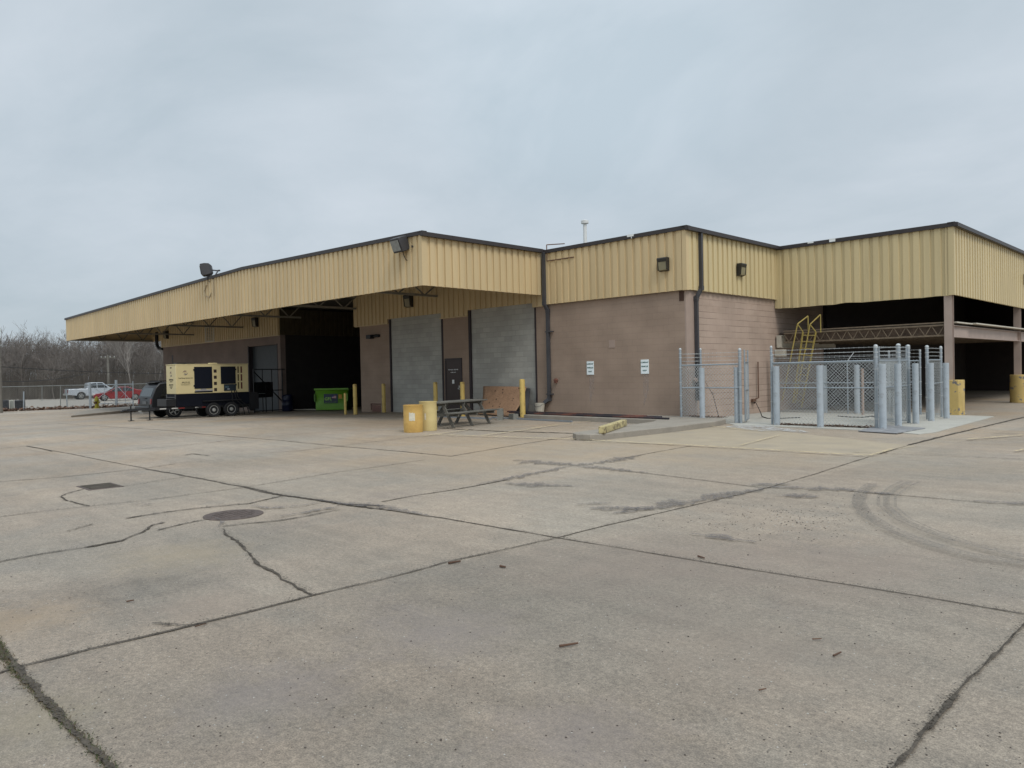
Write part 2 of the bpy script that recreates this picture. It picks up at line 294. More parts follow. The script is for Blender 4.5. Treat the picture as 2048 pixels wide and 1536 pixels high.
# ------------------------------------------------------------------ ground
def concrete():
    m = bpy.data.materials.new('concrete_pavement'); m.use_nodes = True; t = m.node_tree; b = t.nodes['Principled BSDF']; l = t.links.new
    g = nd('ShaderNodeTexCoord', t); V = g.outputs['Object']
    def N(scale, detail=5, rough=.55, vec=V, dist=0):
        n = nd('ShaderNodeTexNoise', t); n.inputs['Scale'].default_value = scale; n.inputs['Detail'].default_value = detail; n.inputs['Roughness'].default_value = rough; n.inputs['Distortion'].default_value = dist; l(vec, n.inputs[0]); return n.outputs[0]
    def R(x, a, c, d, e):
        r = nd('ShaderNodeMapRange', t); r.inputs[1].default_value = a; r.inputs[2].default_value = c; r.inputs[3].default_value = d; r.inputs[4].default_value = e; l(x, r.inputs[0]); return r.outputs[0]
    def MX(f, a, c, mode='MIX'):
        x = nd('ShaderNodeMix', t, data_type='RGBA', blend_type=mode)
        l(f, x.inputs[0])
        for q, w_ in ((6, a), (7, c)):
            if isinstance(w_, tuple): x.inputs[q].default_value = (*w_, 1)
            else: l(w_, x.inputs[q])
        return x.outputs[2]
    def MUL(x, f):
        v = nd('ShaderNodeVectorMath', t, operation='SCALE'); l(x, v.inputs[0]); l(f, v.inputs['Scale']); return v.outputs[0]
    c = MX(R(N(.35, 6), .4, .6, 0, 1), (.248, .210, .164), (.283, .227, .171))
    c = MX(R(N(.9, 5, .6), .52, .68, 0, .6), c, (.226, .198, .160))
    # purplish worn aggregate and darker oil-dusted areas
    c = MX(R(N(.55, 7, .7, dist=.4), .56, .72, 0, .55), c, (.195, .160, .135))
    # rusty-orange wash towards the building
    sep = nd('ShaderNodeSeparateXYZ', t); l(V, sep.inputs[0])
    dist = nd('ShaderNodeVectorMath', t, operation='LENGTH'); l(V, dist.inputs[0])
    far = R(dist.outputs['Value'], 9, 20, 0, 1)
    rn = R(N(.3, 6, .6, dist=.6), .45, .62, 0, .55)
    mm = nd('ShaderNodeMath', t, operation='MULTIPLY'); l(far, mm.inputs[0]); l(rn, mm.inputs[1])
    c = MX(mm.outputs[0], c, (.27, .19, .115))
    # sweeping streaks
    mp = nd('ShaderNodeMapping', t); mp.inputs['Rotation'].default_value = (0, 0, radians(35)); mp.inputs['Scale'].default_value = (.25, 3.2, 1); l(V, mp.inputs[0])
    c = MUL(c, R(N(1.1, 5, .6, mp.outputs[0]), .3, .7, .90, 1.08))
    # large soft stains
    c = MUL(c, R(N(.22, 4, .5), .35, .7, 1.1, .86))
    c = MUL(c, R(N(5, 6, .65), .3, .7, .87, 1.13))
    c = MUL(c, R(N(30, 5, .8), .38, .62, .76, 1.26))
    c = MUL(c, R(N(110, 3, .8), .38, .62, .70, 1.34))
    # old oil and damp stains, each a blotch of its own
    for sx_, sy_, sr_, am in ((110,1200,.75,.74),(330,1165,.7,.80),(230,1240,.5,.84),(1120,1150,1.6,.86),(1500,1085,1.5,.87),(760,1400,.6,.90),(1250,1420,.8,.88),(620,1060,1.6,.9),(1900,1160,1.4,.9),(300,960,3.,.9),(1330,985,2.,.9)):
        q_ = at(sx_, sy_); vd = nd('ShaderNodeVectorMath', t, operation='DISTANCE'); l(V, vd.inputs[0]); vd.inputs[1].default_value = q_
        ad = nd('ShaderNodeMath', t, operation='MULTIPLY_ADD'); l(N(2.2/sr_, 6, .65), ad.inputs[0]); ad.inputs[1].default_value = 2.2*sr_; l(vd.outputs['Value'], ad.inputs[2])
        c = MUL(c, R(ad.outputs[0], 1.35*sr_, 2.15*sr_, am, 1.0))
    for sx_, sy_, sr_, col_, am in ((30,1240,.5,(.30,.215,.13),.55),(360,1110,.7,(.30,.235,.15),.5),(410,1210,.45,(.25,.19,.145),.5),(880,1260,.6,(.225,.19,.172),.5),(540,1380,.5,(.225,.188,.17),.5),(1300,1130,1.3,(.25,.19,.15),.4),(1700,1130,1.2,(.25,.19,.15),.4),(1150,1480,.5,(.225,.188,.17),.5),(1500,1300,.8,(.25,.195,.15),.4),(70,1440,.4,(.28,.23,.15),.5),(1000,900,4.,(.33,.235,.14),.5),(1500,890,4.,(.32,.24,.15),.4)):
        q_ = at(sx_, sy_); vd = nd('ShaderNodeVectorMath', t, operation='DISTANCE'); l(V, vd.inputs[0]); vd.inputs[1].default_value = q_
        ad = nd('ShaderNodeMath', t, operation='MULTIPLY_ADD'); l(N(2.6/sr_, 7, .72), ad.inputs[0]); ad.inputs[1].default_value = 2.4*sr_; l(vd.outputs['Value'], ad.inputs[2])
        c = MX(R(ad.outputs[0], 1.3*sr_, 2.3*sr_, am, 0), c, col_)
    # slabs either side of the two long joints were poured at different times
    for (ax, ay), (bx, by), g1 in (((30,1337),(1531,977),.05),((292,937),(2050,1229),.045)):
        pa, pb = at(ax, ay), at(bx, by); nn_ = Vector((-(pb-pa).y, (pb-pa).x, 0)).normalized()
        vd = nd('ShaderNodeVectorMath', t, operation='DOT_PRODUCT'); l(V, vd.inputs[0]); vd.inputs[1].default_value = nn_; k0 = pa.dot(nn_)
        c = MUL(c, R(vd.outputs['Value'], k0-.01, k0+.01, 1-g1, 1+g1))
    # exposed light and dark aggregate specks
    vo = nd('ShaderNodeTexVoronoi', t); vo.inputs['Scale'].default_value = 38; l(V, vo.inputs['Vector'])
    wn = nd('ShaderNodeTexWhiteNoise', t); l(vo.outputs['Color'], wn.inputs[0])
    sp = nd('ShaderNodeMath', t, operation='LESS_THAN'); sp.inputs[1].default_value = .16; l(vo.outputs['Distance'], sp.inputs[0])
    dk = nd('ShaderNodeMath', t, operation='GREATER_THAN'); dk.inputs[1].default_value = .93; l(wn.outputs['Value'], dk.inputs[0])
    lt = nd('ShaderNodeMath', t, operation='LESS_THAN'); lt.inputs[1].default_value = .05; l(wn.outputs['Value'], lt.inputs[0])
    a = nd('ShaderNodeMath', t, operation='MULTIPLY'); l(sp.outputs[0], a.inputs[0]); l(dk.outputs[0], a.inputs[1])
    a2 = nd('ShaderNodeMath', t, operation='MULTIPLY'); l(sp.outputs[0], a2.inputs[0]); l(lt.outputs[0], a2.inputs[1])
    c = MX(a.outputs[0], c, (.09, .075, .07)); c = MX(a2.outputs[0], c, (.42, .40, .36))
    l(c, b.inputs['Base Color'])
    b.inputs['Roughness'].default_value = .66; b.inputs['Specular IOR Level'].default_value = .55
    bb = nd('ShaderNodeBump', t); bb.inputs['Strength'].default_value = .8; bb.inputs['Distance'].default_value = .008; l(N(48, 5, .8), bb.inputs['Height'])
    b2 = nd('ShaderNodeBump', t); b2.inputs['Strength'].default_value = .3; b2.inputs['Distance'].default_value = .05; l(N(.8, 3), b2.inputs['Height']); l(bb.outputs[0], b2.inputs['Normal']); l(b2.outputs[0], b.inputs['Normal'])
    return m
CONC = concrete()
kerbM = mat('kerb_concrete', (.27, .24, .20), .85, var=.12, vscale=2, fine=.12, bump=.4, dirt=(.17, .15, .12), dscale=3, dpos=(.55, .75), damt=.5)
padM = mat('new_concrete', (.39, .375, .33), .85, var=.08, vscale=1.2, fine=.1, fscale=40, bump=.3, dirt=(.30, .28, .25), dscale=1.5, dpos=(.5, .7), damt=.5)
slabM = mat('pale_slab', (.34, .28, .20), .85, var=.08, vscale=1.5, fine=.14, fscale=50, bump=.3, dirt=(.26, .225, .18), dscale=1.2, dpos=(.48, .7), damt=.6)
lotM = mat('parking_lot_gravel', (.27, .245, .21), .95, var=.1, vscale=.4, fine=.14, fscale=8)
crackM = mat('crack_dirt', (.075, .062, .048), .95, var=.35, vscale=9, fine=.3, bump=.6)
jointM = mat('joint_filler', (.095, .078, .06), .95, var=.35, vscale=5, fine=.3)
tarM = mat('loose_asphalt', (.12, .108, .105), .95, var=.25, vscale=8, fine=.5, fscale=55, bump=.8)
lineM = mat('worn_yellow_line', (.52, .41, .23), .8, var=.2, vscale=4, fine=.2)
litM = mat('leaf_brown', (.12, .065, .04), .9, var=.5, vscale=9)
grassM = mat('weeds', (.07, .085, .035), .9, var=.4, vscale=20)

gx = [-900, -400, -150, -51, -42, -33, -24, 0, 60, 400, 900]; gy = [-900, -200, -20, 10, 40, 200, 900]
mb = MB()
vs = [(x, y, zg(x)) for y in gy for x in gx]; n = len(gx)
mb.add(vs, [(j*n+i, j*n+i+1, (j+1)*n+i+1, (j+1)*n+i) for j in range(len(gy)-1) for i in range(n-1)])
struct(mb.build('ground', CONC, smooth=0))
struct(MB().box(-400, -66.6, -60, 200, -.6, -.446).build('parking_lot', lotM, smooth=0))

rnd = random.Random(3); LIFT = []
def strip(mb, pts, w, jit=.0, seg=.12, wv=.5, lift=.004, taper=False):
    """irregular ribbon laid on the pavement through ground points"""
    lift += .00013*(LIFT.append(0) or len(LIFT))
    P = [Vector((p.x, p.y)) for p in pts]
    Q = []
    for a, b in zip(P, P[1:]):
        k = max(1, int((b-a).length/seg))
        for i in range(k): Q.append(a.lerp(b, i/k))
    Q.append(P[-1]); n = len(Q); vs = []; s0 = rnd.uniform(0, 99)
    for i, q in enumerate(Q):
        d = (Q[min(i+1, n-1)]-Q[max(i-1, 0)]); d = d.normalized() if d.length else Vector((1, 0)); nn = Vector((-d.y, d.x))
        o = noise.noise(Vector((q.x*2.3, q.y*2.3, s0)))*jit + noise.noise(Vector((q.x*9, q.y*9, s0)))*jit*.5
        ww = w*(1+wv*noise.noise(Vector((q.x*3.1, q.y*3.1, s0+7))) + wv*.6*rnd.uniform(-1, 1))
        if taper: ww *= max(.08, abs(sin(pi*i/(n-1)))**.6)
        ww = max(ww, w*.15); c = q+nn*o
        for sgn in (-1, 1):
            e = c+nn*sgn*ww/2*(1+wv*.5*rnd.uniform(-1, 1)); vs.append((e.x, e.y, zg(e.x)+lift))
    mb.add(vs, [(2*i, 2*i+2, 2*i+3, 2*i+1) for i in range(n-1)])
def px(*a): return [at(x, y) for x, y in a]
J = MB(); C = MB(); T = MB(); GR = MB(); rg = random.Random(12)
_strip = strip
def strip(mb, pts, w, *a, **k):
    _strip(mb, pts, w, *a, **k)
    if mb is T: return
    P = [Vector((p.x, p.y)) for p in pts]
    for p, q in zip(P, P[1:]):
        L_ = (q-p).length; D_ = min(p.length, q.length); 
        for _ in range(int(min(900, L_*(150 if D_ < 9 else 45)))):
            f_ = rg.random(); c = p.lerp(q, f_); n_ = Vector((-(q-p).y, (q-p).x)).normalized()*rg.gauss(0, w*.8+.006); s = rg.uniform(.0025, .009)*(1 if D_ < 9 else 1.6); an = rg.uniform(0, 6.28)
            x, y = c.x+n_.x, c.y+n_.y
            GR.add([(x+cos(an+k_*2.1+rg.uniform(-.5, .5))*s, y+sin(an+k_*2.1)*s, zg(x)+.0135) for k_ in range(3)], [(0,1,2)])
for pts, w in (
    (((1115,1076),(1221,1049),(1400,1008),(1531,977)), .022),
    (((1531,977),(1625,950),(1738,914)), .02), (((1760,908),(1816,891),(1900,870),(1980,850),(2048,834),(2150,808)), .035),
    (((-60,1366),(30,1337)), .03),
    (((2200,1252),(2050,1229),(1880,1200),(1699,1170),(1484,1137),(1250,1098),(1115,1076)), .016),
    (((1115,1076),(1000,1056),(882,1036),(766,1019)), .028), (((766,1012),(680,1008),(600,996),(540,987),(491,975),(400,957),(292,938)), .06),
    (((292,937),(210,922),(146,909),(53,892)), .025),
    (((763,1004),(840,990),(915,979),(1015,960)), .03),
    (((1250,916),(1320,903),(1383,892)), .025), (((1250,942),(1400,960),(1531,977)), .02),
    (((1700,983),(1800,991),(1960,1005)), .02),
    (((-20,965),(120,955),(292,937),(350,928)), .025), (((360,926),(448,920)), .015),
    (((146,909),(349,893),(470,880)), .022), (((-20,900),(53,892),(180,880)), .02), (((242,974),(359,956),(380,952)), .012),
    (((179,1013),(300,1000),(400,987),(491,975),(600,957),(680,944),(749,935),(850,920)), .014), (((-20,1037),(80,1024),(179,1013)), .014),
    (((115,847),(240,855),(400,868),(560,881),(680,893),(800,903),(902,913)), .035), (((902,913),(1000,896),(1098,880),(1150,872)), .03),
    (((520,907),(600,902),(673,893),(780,880),(866,870)), .018),
    (((1700,905),(1850,911),(2100,921)), .014), (((1980,866),(2048,869),(2150,874)), .02),
    (((415,886),(560,872),(700,860)), .012),(((0,860),(115,847),(260,836)), .014)):
    strip(J, px(*pts), w*.75, w*.5)
strip(J, px((600,1199),(760,1160),(899,1124),(1000,1102),(1115,1076)), .014, .02)
strip(J, px((30,1337),(180,1300),(340,1262),(470,1231),(600,1199)), .020, .012)
for pts, w, j in (
    (((445,1059),(461,1073),(481,1086),(498,1106),(511,1127),(545,1144),(574,1162),(601,1175),(627,1190)), .024, .05),
    (((-10,1126),(83,1109),(156,1098)), .02, .02), (((156,1098),(246,1082)), .04, .02), (((246,1082),(262,1074),(282,1066),(305,1051),(330,1045)), .022, .03),
    (((166,979),(133,988),(121,994),(133,1002),(179,1013)), .02, .02),
    (((415,1039),(365,1049),(315,1061)), .02, .02), (((561,993),(498,1008),(408,1016),(339,1024),(250,1037)), .025, .03), (((186,1049),(133,1063)), .01, .02),
    (((445,1053),(548,1043),(614,1033),(680,1020)), .02, .03),
    (((491,975),(560,991),(640,1001),(700,1012),(766,1019)), .05, .03),
    (((868,856),(931,859.5),(993,862.6),(1040,864),(1087,865.5),(1150,867)), .09, .05),
    (((1782,1546),(1859,1450),(1906,1393),(1953,1346),(2000,1299),(2048,1252),(2110,1190)), .015, .02),
    (((1842,1475),(1880,1428),(1908,1392)), .02, .02), (((1740,1600),(1782,1546)), .03, .02),
    (((1816,891),(1880,874),(1980,851),(2048,835)), .05, .03),
    (((370,911),(385,908),(420,912)), .03, .02),
    (((53,893),(80,897),(105,903)), .03, .02), (((300,1250),(380,1253),(415,1248)), .012, .03), ):
    strip(C, px(*pts), w, j, seg=.05, wv=.7)
strip(C, px((-40,1240),(-10,1285),(35,1342),(90,1405),(150,1462),(240,1550),(330,1640)), .028, .03, seg=.03, wv=.95)
for pts, w in (
    (((1030,921),(1085,926),(1148,932)), .42), (((1148,932),(1190,936),(1250,942),(1300,948)), .22), (((1140,934),(1200,926),(1247,918),(1281,911)), .30),
    (((1148,932),(1080,946),(1015,960),(950,971)), .22), (((1010,968),(1080,972),(1145,972)), .25),
    (((1225,1030),(1300,1018),(1380,1006),(1460,992),(1530,978)), .26), (((1180,1020),(1250,1018),(1310,1021)), .24), (((1150,1012),(1190,1008),(1230,1008)), .10),
    (((1525,974),(1600,977),(1700,981),(1800,990)), .30), (((1500,972),(1531,970),(1580,969)), .16), (((1548,993),(1590,993),(1640,995)), .16),
    (((1950,1003),(2000,1008),(2100,1016)), .32), (((1370,1068),(1440,1076),(1510,1088)), .14),
    (((490,1013),(540,1018),(600,1014),(640,1006)), .10), (((700,1006),(760,1012),(790,1022),(860,1034)), .13), (((560,1035),(640,1020),(680,1016)), .12),
    (((640,1002),(700,1012),(760,1014)), .12), (((250,1008),(300,1010),(280,1014)), .06), (((430,1036),(445,1046),(440,1056)), .05)):
    strip(T, px(*pts), w, w*.35, seg=.07, wv=.9, lift=.010, taper=True)
struct(J.build('pavement_joints', jointM, smooth=0, fix=False)); struct(C.build('pavement_cracks', crackM, smooth=0, fix=False))

strip = _strip
tag(GR.build('crack_grit', crackM, smooth=0, fix=False), 'dark grit and crumbs broken out along the pavement joints and cracks', 'grit', kind='stuff')
def alphamat(name, c, lo, hi, sc_, amt, stretch=(1,1,1), rough=.9):
    m = bpy.data.materials.new(name); m.use_nodes = True; t = m.node_tree; b = t.nodes['Principled BSDF']; l = t.links.new
    b.inputs['Base Color'].default_value = (*c, 1); b.inputs['Roughness'].default_value = rough
    g = nd('ShaderNodeTexCoord', t); q = nd('ShaderNodeMapping', t); q.inputs['Scale'].default_value = stretch; l(g.outputs['Object'], q.inputs[0])
    n_ = nd('ShaderNodeTexNoise', t); n_.inputs['Scale'].default_value = sc_; n_.inputs['Detail'].default_value = 6; n_.inputs['Roughness'].default_value = .7; l(q.outputs[0], n_.inputs[0])
    r = nd('ShaderNodeMapRange', t); r.inputs[1].default_value = lo; r.inputs[2].default_value = hi; r.inputs[4].default_value = amt; l(n_.outputs[0], r.inputs[0]); l(r.outputs[0], b.inputs['Alpha'])
    return m
struct(T.build('asphalt_patches', alphamat('crumbled_asphalt', (.12, .108, .105), .38, .6, 22, .7), smooth=0, fix=False))
Lm = MB()
def line(a, b, w=.1): strip(Lm, [at(*a), at(*b)], w, 0, seg=.5, wv=.06, lift=.022)
line((873,871), (1165,881)); line((1165,881), (1385,893)); line((1385,893), (1738,914)); line((1740,914), (1785,900), .08)
line((937,861), (846,874), .09); line((962,873), (1040,863), .09); line((1040,863), (1110,852), .09); line((1060,858), (1181,844), .08)
line((1933,881), (2060,871), .09); line((1400,852), (1500,862), .07); line((1480,893),(1560,872), .05)
line((2031,905),(2150,880),.06)
struct(Lm.build('painted_lines', alphamat('worn_line_paint', (.55, .44, .26), .38, .58, 9, .8), smooth=0, fix=False))
R_ = MB()
def tyre(pts, w):
    strip(R_, px(*pts), w, 0, seg=.2, wv=.03, lift=.026)
tA = ((1745,972),(1722,990),(1717,1010),(1730,1034),(1766,1057),(1816,1080),(1875,1100),(1953,1120),(2048,1133),(2200,1150))
tB = ((1820,968),(1797,979),(1773,998),(1773,1018),(1805,1045),(1859,1069),(1914,1088),(1973,1104),(2048,1121),(2200,1138))
tyre(tA, .15); tyre(tB, .07); tyre([(x-16, y-1) for x, y in tB], .035); tyre([(x+18, y+1) for x, y in tB], .03)
tyreM = alphamat('tyre_rubber_marks', (.09, .088, .085), .36, .62, 30, .42)
struct(R_.build('tyre_marks', tyreM, smooth=0, fix=False))
# paler poured slab in front of the enclosure and the new pad inside it
def poly(name, pts, m, lift, n=1):
    P = [at(*p) for p in pts]
    mb = MB().add([(p.x, p.y, zg(p.x)+lift) for p in P], [tuple(range(len(P)))])
    return mb.build(name, m, smooth=0)
struct(poly('pale_slab', [(1165,884),(1215,873),(1425,852),(1470,853),(1836,893),(1785,900),(1738,911),(1385,890)], slabM, .003))
pad = MB().prism([(-12.56, 20.2), (-10.9, 19.6), (-10.3, 18.95), (-9.4, 19.2), (-6.75, 19.1), (-5.6, 18.55), (-5.45, 19.2), (-5.7, 25.7), (-6.75, 26.0), (-6.75, 27), (-12.56, 27)], -.05, .014)
struct(pad.build('concrete_pad', padM, smooth=0))
struct(poly('cement_spill', [(1450,855),(1475,851),(1540,852),(1556,856),(1600,861),(1620,866),(1588,866),(1560,862),(1525,864),(1490,860)], alphamat('cement_dust', (.5,.5,.49), .42, .6, 5, .8), .018))
# raised kerb strip along the wall with its long island tongue
kerb = MB().prism([(-18.05, 20.12), (-18.05, 18.5), (-17.6, 18.42), (-12.55, 18.42), (-12.15, 17.6), (-11.75, 14.4), (-11.62, 13.55), (-11.3, 13.3), (-10.95, 13.4), (-10.82, 13.7), (-10.66, 16.5), (-10.7, 18.5), (-10.95, 19.5), (-12.5, 20.6), (-12.5, 20.12)], -.05, .15)
struct(kerb.build('kerb_island', kerbM, bevel=.02))
k2 = MB().prism([(p.x, p.y) for p in (at(142,831,-.28),at(190,827,-.3),at(270,819,-.3),at(420,812,-.3),at(420,806,-.3),at(270,812.5,-.3),at(200,817.5,-.3),at(165,823,-.3))], -.6, -.28)
struct(k2.build('far_kerb', kerbM, bevel=.02))
# manhole and drain
def manhole():
    c = at(467, 1030); t = thing('manhole_cover', 'round dark iron manhole cover in the cracked pavement', 'manhole cover', (c.x, c.y, 0))
    MB().lathe((c.x, c.y, 0), [(.335, -.05), (.335, .007), (.30, .009)], 40).build('ring', mat('iron_rust', (.10, .075, .065), .75, .2, var=.3, vscale=9, fine=.3, bump=.5), t)
    mb = MB(); mb.lathe((c.x, c.y, 0), [(.29, -.05), (.29, .011)], 40)
    for i in range(-4, 5):
        for j in range(-4, 5):
            if i*i+j*j < 17: mb.box(c.x+i*.06-.018, c.x+i*.06+.018, c.y+j*.06-.018, c.y+j*.06+.018, .010, .015)
    mb.build('lid', MATS['iron_rust'], t)
    a = at(200, 973); t = thing('drain_grate', 'rectangular dark storm drain grate in the pavement', 'drain grate', (a.x, a.y, 0))
    MB().box(a.x-.32, a.x+.32, a.y-.24, a.y+.24, -.2, .006).build('frame', MATS['iron_rust'], t)
    mb = MB()
    for i in range(9): mb.box(a.x-.27+i*.062, a.x-.235+i*.062, a.y-.2, a.y+.2, .006, .012)
    mb.build('bars', crackM, t)
manhole()

# ------------------------------------------------------------------ siding
def siding(mb, p0, p1, nrm, zb, zt, per=.305, depth=.045, back=.03, step=None):
    """box-rib metal sheet from p0 to p1 (plan), zb/zt functions of distance, with a closed back"""
    p0 = Vector(p0); p1 = Vector(p1); Lh = (p1-p0).length; d = (p1-p0)/Lh; nv = Vector(nrm)
    u = 0; prof = []
    while u < Lh:
        for du, h in ((0, 0), (.008, 1), (.185, 1), (.2, 0)):
            if u+du <= Lh: prof.append((u+du, h*depth))
        u += per
    prof.append((Lh, 0))
    if step:
        for s_ in step:
            prof += [(s_-.001, 0), (s_+.001, 0)]
        prof.sort()
    zb_ = zb if callable(zb) else (lambda q: zb); zt_ = zt if callable(zt) else (lambda q: zt)
    vs = []
    for q, h in prof:
        a = p0+d*q+nv*h; bk = p0+d*q-nv*back
        vs += [(a.x, a.y, zb_(q)), (a.x, a.y, zt_(q)), (bk.x, bk.y, zb_(q)), (bk.x, bk.y, zt_(q))]
    n_ = len(prof); fs = []
    for i in range(n_-1):
        a = 4*i; b = a+4
        fs += [(a, b, b+1, a+1), (a+2, a+3, b+3, b+2), (a+1, b+1, b+3, a+3), (a, a+2, b+2, b)]
    fs += [(0, 1, 3, 2), (4*n_-4, 4*n_-2, 4*n_-1, 4*n_-3)]
    return mb.add(vs, fs)

W = thing('warehouse', 'long low tan warehouse of painted block with ribbed metal fascia and loading canopy', 'warehouse', (-20, 20.1, 0))
YF = 20.1
# --- masonry walls
def part(mb, name, m, **k): return mb.build(name, m, W, **k)
w_ = MB()
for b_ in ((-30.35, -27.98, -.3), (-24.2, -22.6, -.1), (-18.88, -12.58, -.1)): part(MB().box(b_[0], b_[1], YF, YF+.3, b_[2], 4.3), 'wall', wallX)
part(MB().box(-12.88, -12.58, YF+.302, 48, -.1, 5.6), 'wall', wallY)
part(MB().box(-12.62, -12.57, YF-.003, YF+.5, .0, 4.0), 'corner_pilaster', mat('pilaster_paint', (.33, .25, .205), .7, var=.06))
part(MB().box(-12.80, -12.64, YF-.014, YF+.01, 3.70, 4.0), 'beam_pocket', mat('rust_plate', (.06, .03, .02), .8))
for x0, x1 in ((-27.9, -24.3), (-22.48, -18.95)):
    part(MB().box(x0, x1, YF+.05, YF+.3, -.1, 4.14), 'bricked_up_opening', greyB)
for x0, x1 in ((-27.98, -27.9), (-24.3, -24.2), (-22.6, -22.48), (-18.95, -18.88)):
    part(MB().box(x0, x1, YF-.02, YF+.25, -.05, 4.1), 'door_jamb', mat('dark_jamb', (.03, .022, .024), .6, var=.2))
# door
dm = mat('brown_door', (.04, .025, .021), .45, var=.1)
dob = part(MB().box(-24.03, -23.12, YF-.02, YF+.02, .02, 2.16), 'door', dm)
MB().box(-24.11, -24.03, YF-.035, YF, .0, 2.24).box(-23.12, -23.04, YF-.035, YF, .0, 2.24).box(-24.03, -23.12, YF-.035, YF, 2.16, 2.24).build('door_frame', mat('door_frame_paint', (.035, .024, .024), .5), W)
MB().cyl((-23.22, YF-.08, 1.0), (-23.22, YF-.02, 1.0), .03, 10).box(-23.25, -23.19, YF-.03, YF-.019, .95, 1.12).build('handle', steelR, dob)
text('lettering', 'AUTHORIZED PERSONNEL', .052, white, dob, (-23.58, YF-.023, 1.77), (1,0,0), (0,0,1), bold=.001)
text('lettering', 'ACCESS ONLY', .052, white, dob, (-23.58, YF-.023, 1.66), (1,0,0), (0,0,1), bold=.001)
MB().box(-23.66, -23.53, YF-.026, YF-.021, 1.2, 1.36).build('notice', white, dob)
# left wing and loading bay
wl = MB(); wl.extr([(-55.1, -.8), (-42.0, -.8), (-42.0, 3.43), (-38.42, 3.43), (-38.42, -.8), (-38.1, -.8), (-38.1, 4.2), (-55.1, 4.2)], YF, YF+.3)
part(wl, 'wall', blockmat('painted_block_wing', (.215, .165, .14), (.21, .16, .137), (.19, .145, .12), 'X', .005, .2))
part(MB().box(-55.1, -54.8, YF+.301, 48, -.8, 5.6), 'wall', wallY)
part(MB().box(-41.9, -38.5, YF+.24, YF+.3, -.3, 3.43), 'roll_up_door', mat('roll_door', (.03, .036, .04), .5, var=.1))
for a_, b_ in ((-42.0, -41.9), (-38.5, -38.42)): part(MB().box(a_, b_, YF-.012, YF+.25, -.3, 3.47), 'door_jamb', MATS['dark_jamb'])
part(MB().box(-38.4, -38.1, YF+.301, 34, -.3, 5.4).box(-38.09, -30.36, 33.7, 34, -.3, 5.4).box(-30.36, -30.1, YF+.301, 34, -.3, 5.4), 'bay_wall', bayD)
# --- fascias
f = MB(); siding(f, (-18.30, YF-.08), (-12.52, YF-.08), (0, -1), 4.02, 5.86); part(f, 'fascia', tanS)
f = MB(); siding(f, (-12.50, YF-.04), (-12.50, 26.03), (1, 0), 4.03, 5.86); part(f, 'fascia', tan2)
f = MB(); siding(f, (-12.52, 26.04), (-6.9, 26.04), (0, -1), lambda q: 3.70+.02*noise.noise(Vector((q*2.2, 0, 0)))+(.03*max(0, 1-abs(q-2.5)/.5)), 5.82); part(f, 'fascia', tan2)
f = MB(); siding(f, (-6.83, 26.0), (-6.83, 56), (1, 0), 3.72, 5.82); part(f, 'fascia', tan2)
ZR = lambda X: 6.03+(-18.47-X)*.0226 if X > -30.7 else 6.306-(-30.7-X)*.0163      # low gable of the canopy edge
CX0, CX1, CY = -57.0, -18.47, 14.57
f = MB(); siding(f, (CX0, CY), (CX1, CY), (0, -1), 4.365, lambda q: ZR(CX0+q)-.1); part(f, 'canopy_fascia', tanS)
f = MB(); siding(f, (CX1, CY-.03), (CX1, YF-.09), (1, 0), 4.365, 5.93); part(f, 'canopy_fascia', tanS)
f = MB(); siding(f, (CX0, YF-.05), (CX0, CY), (-1, 0), 4.365, 5.78); part(f, 'canopy_fascia', tanS)
f = MB(); siding(f, (-56.95, YF-.02), (-55.0, YF-.02), (0, -1), 4.365, 5.6); part(f, 'canopy_fascia', tanS)
# inner wall siding below the canopy, notched over the two bricked openings
f = MB()
for a, b, z in ((-30.62, -28.05, 3.95), (-28.05, -24.22, 4.13), (-24.22, -22.6, 3.93), (-22.6, -18.98, 4.13), (-18.98, -18.46, 3.97)):
    siding(f, (a, YF-.05), (b, YF-.05), (0, -1), z, 5.75)
part(f, 'inner_siding', tanS)
for a_, b_, z_ in ((-30.64, -28.0, 3.91), (-24.3, -22.6, 3.89)): part(MB().box(a_, b_, YF-.1, YF, z_, z_+.04), 'drip_trim', tanS)
part(MB().box(-30.70, -30.62, YF-.1, YF+.4, 3.93, 5.7), 'corner_trim', tanS)
f = MB(); siding(f, (-55.15, YF-.06), (-38.06, YF-.06), (0, -1), 3.93, 5.7); part(f, 'inner_siding', tanS)
part(MB().box(-55.2, -38.04, YF-.11, YF-.03, 3.89, 3.93), 'drip_trim', tanS)
f = MB(); siding(f, (-38.06, YF+.0), (-38.06, 33.6), (1, 0), 3.93, 5.35); part(f, 'bay_siding', mat('shaded_bay_siding', (.07, .055, .03), .7, var=.2))  # tan siding darkened in colour to imitate the shade inside the bay
# louvre
lv = part(MB().box(-47.62, -47.5, YF-.14, YF-.08, 3.92, 4.92).box(-46.4, -46.28, YF-.14, YF-.08, 3.92, 4.92).box(-47.5, -46.4, YF-.14, YF-.08, 4.84, 4.92).box(-47.5, -46.4, YF-.14, YF-.08, 3.92, 3.99), 'louvre_frame', cream)
mb = MB()
for i in range(9): z = 4.02+i*.092; mb.add([(-47.5, YF-.13, z), (-46.4, YF-.13, z), (-46.4, YF-.09, z+.03), (-47.5, YF-.09, z+.03), (-47.5, YF-.13, z+.012), (-46.4, YF-.13, z+.012), (-46.4, YF-.09, z+.042), (-47.5, YF-.09, z+.042)], [(0,3,2,1),(4,5,6,7),(0,1,5,4),(1,2,6,5),(2,3,7,6),(3,0,4,7)])
mb.build('slats', cream, lv)
MB().box(-47.5, -46.4, YF-.095, YF-.085, 3.99, 4.84).build('louvre_void', blk, lv)
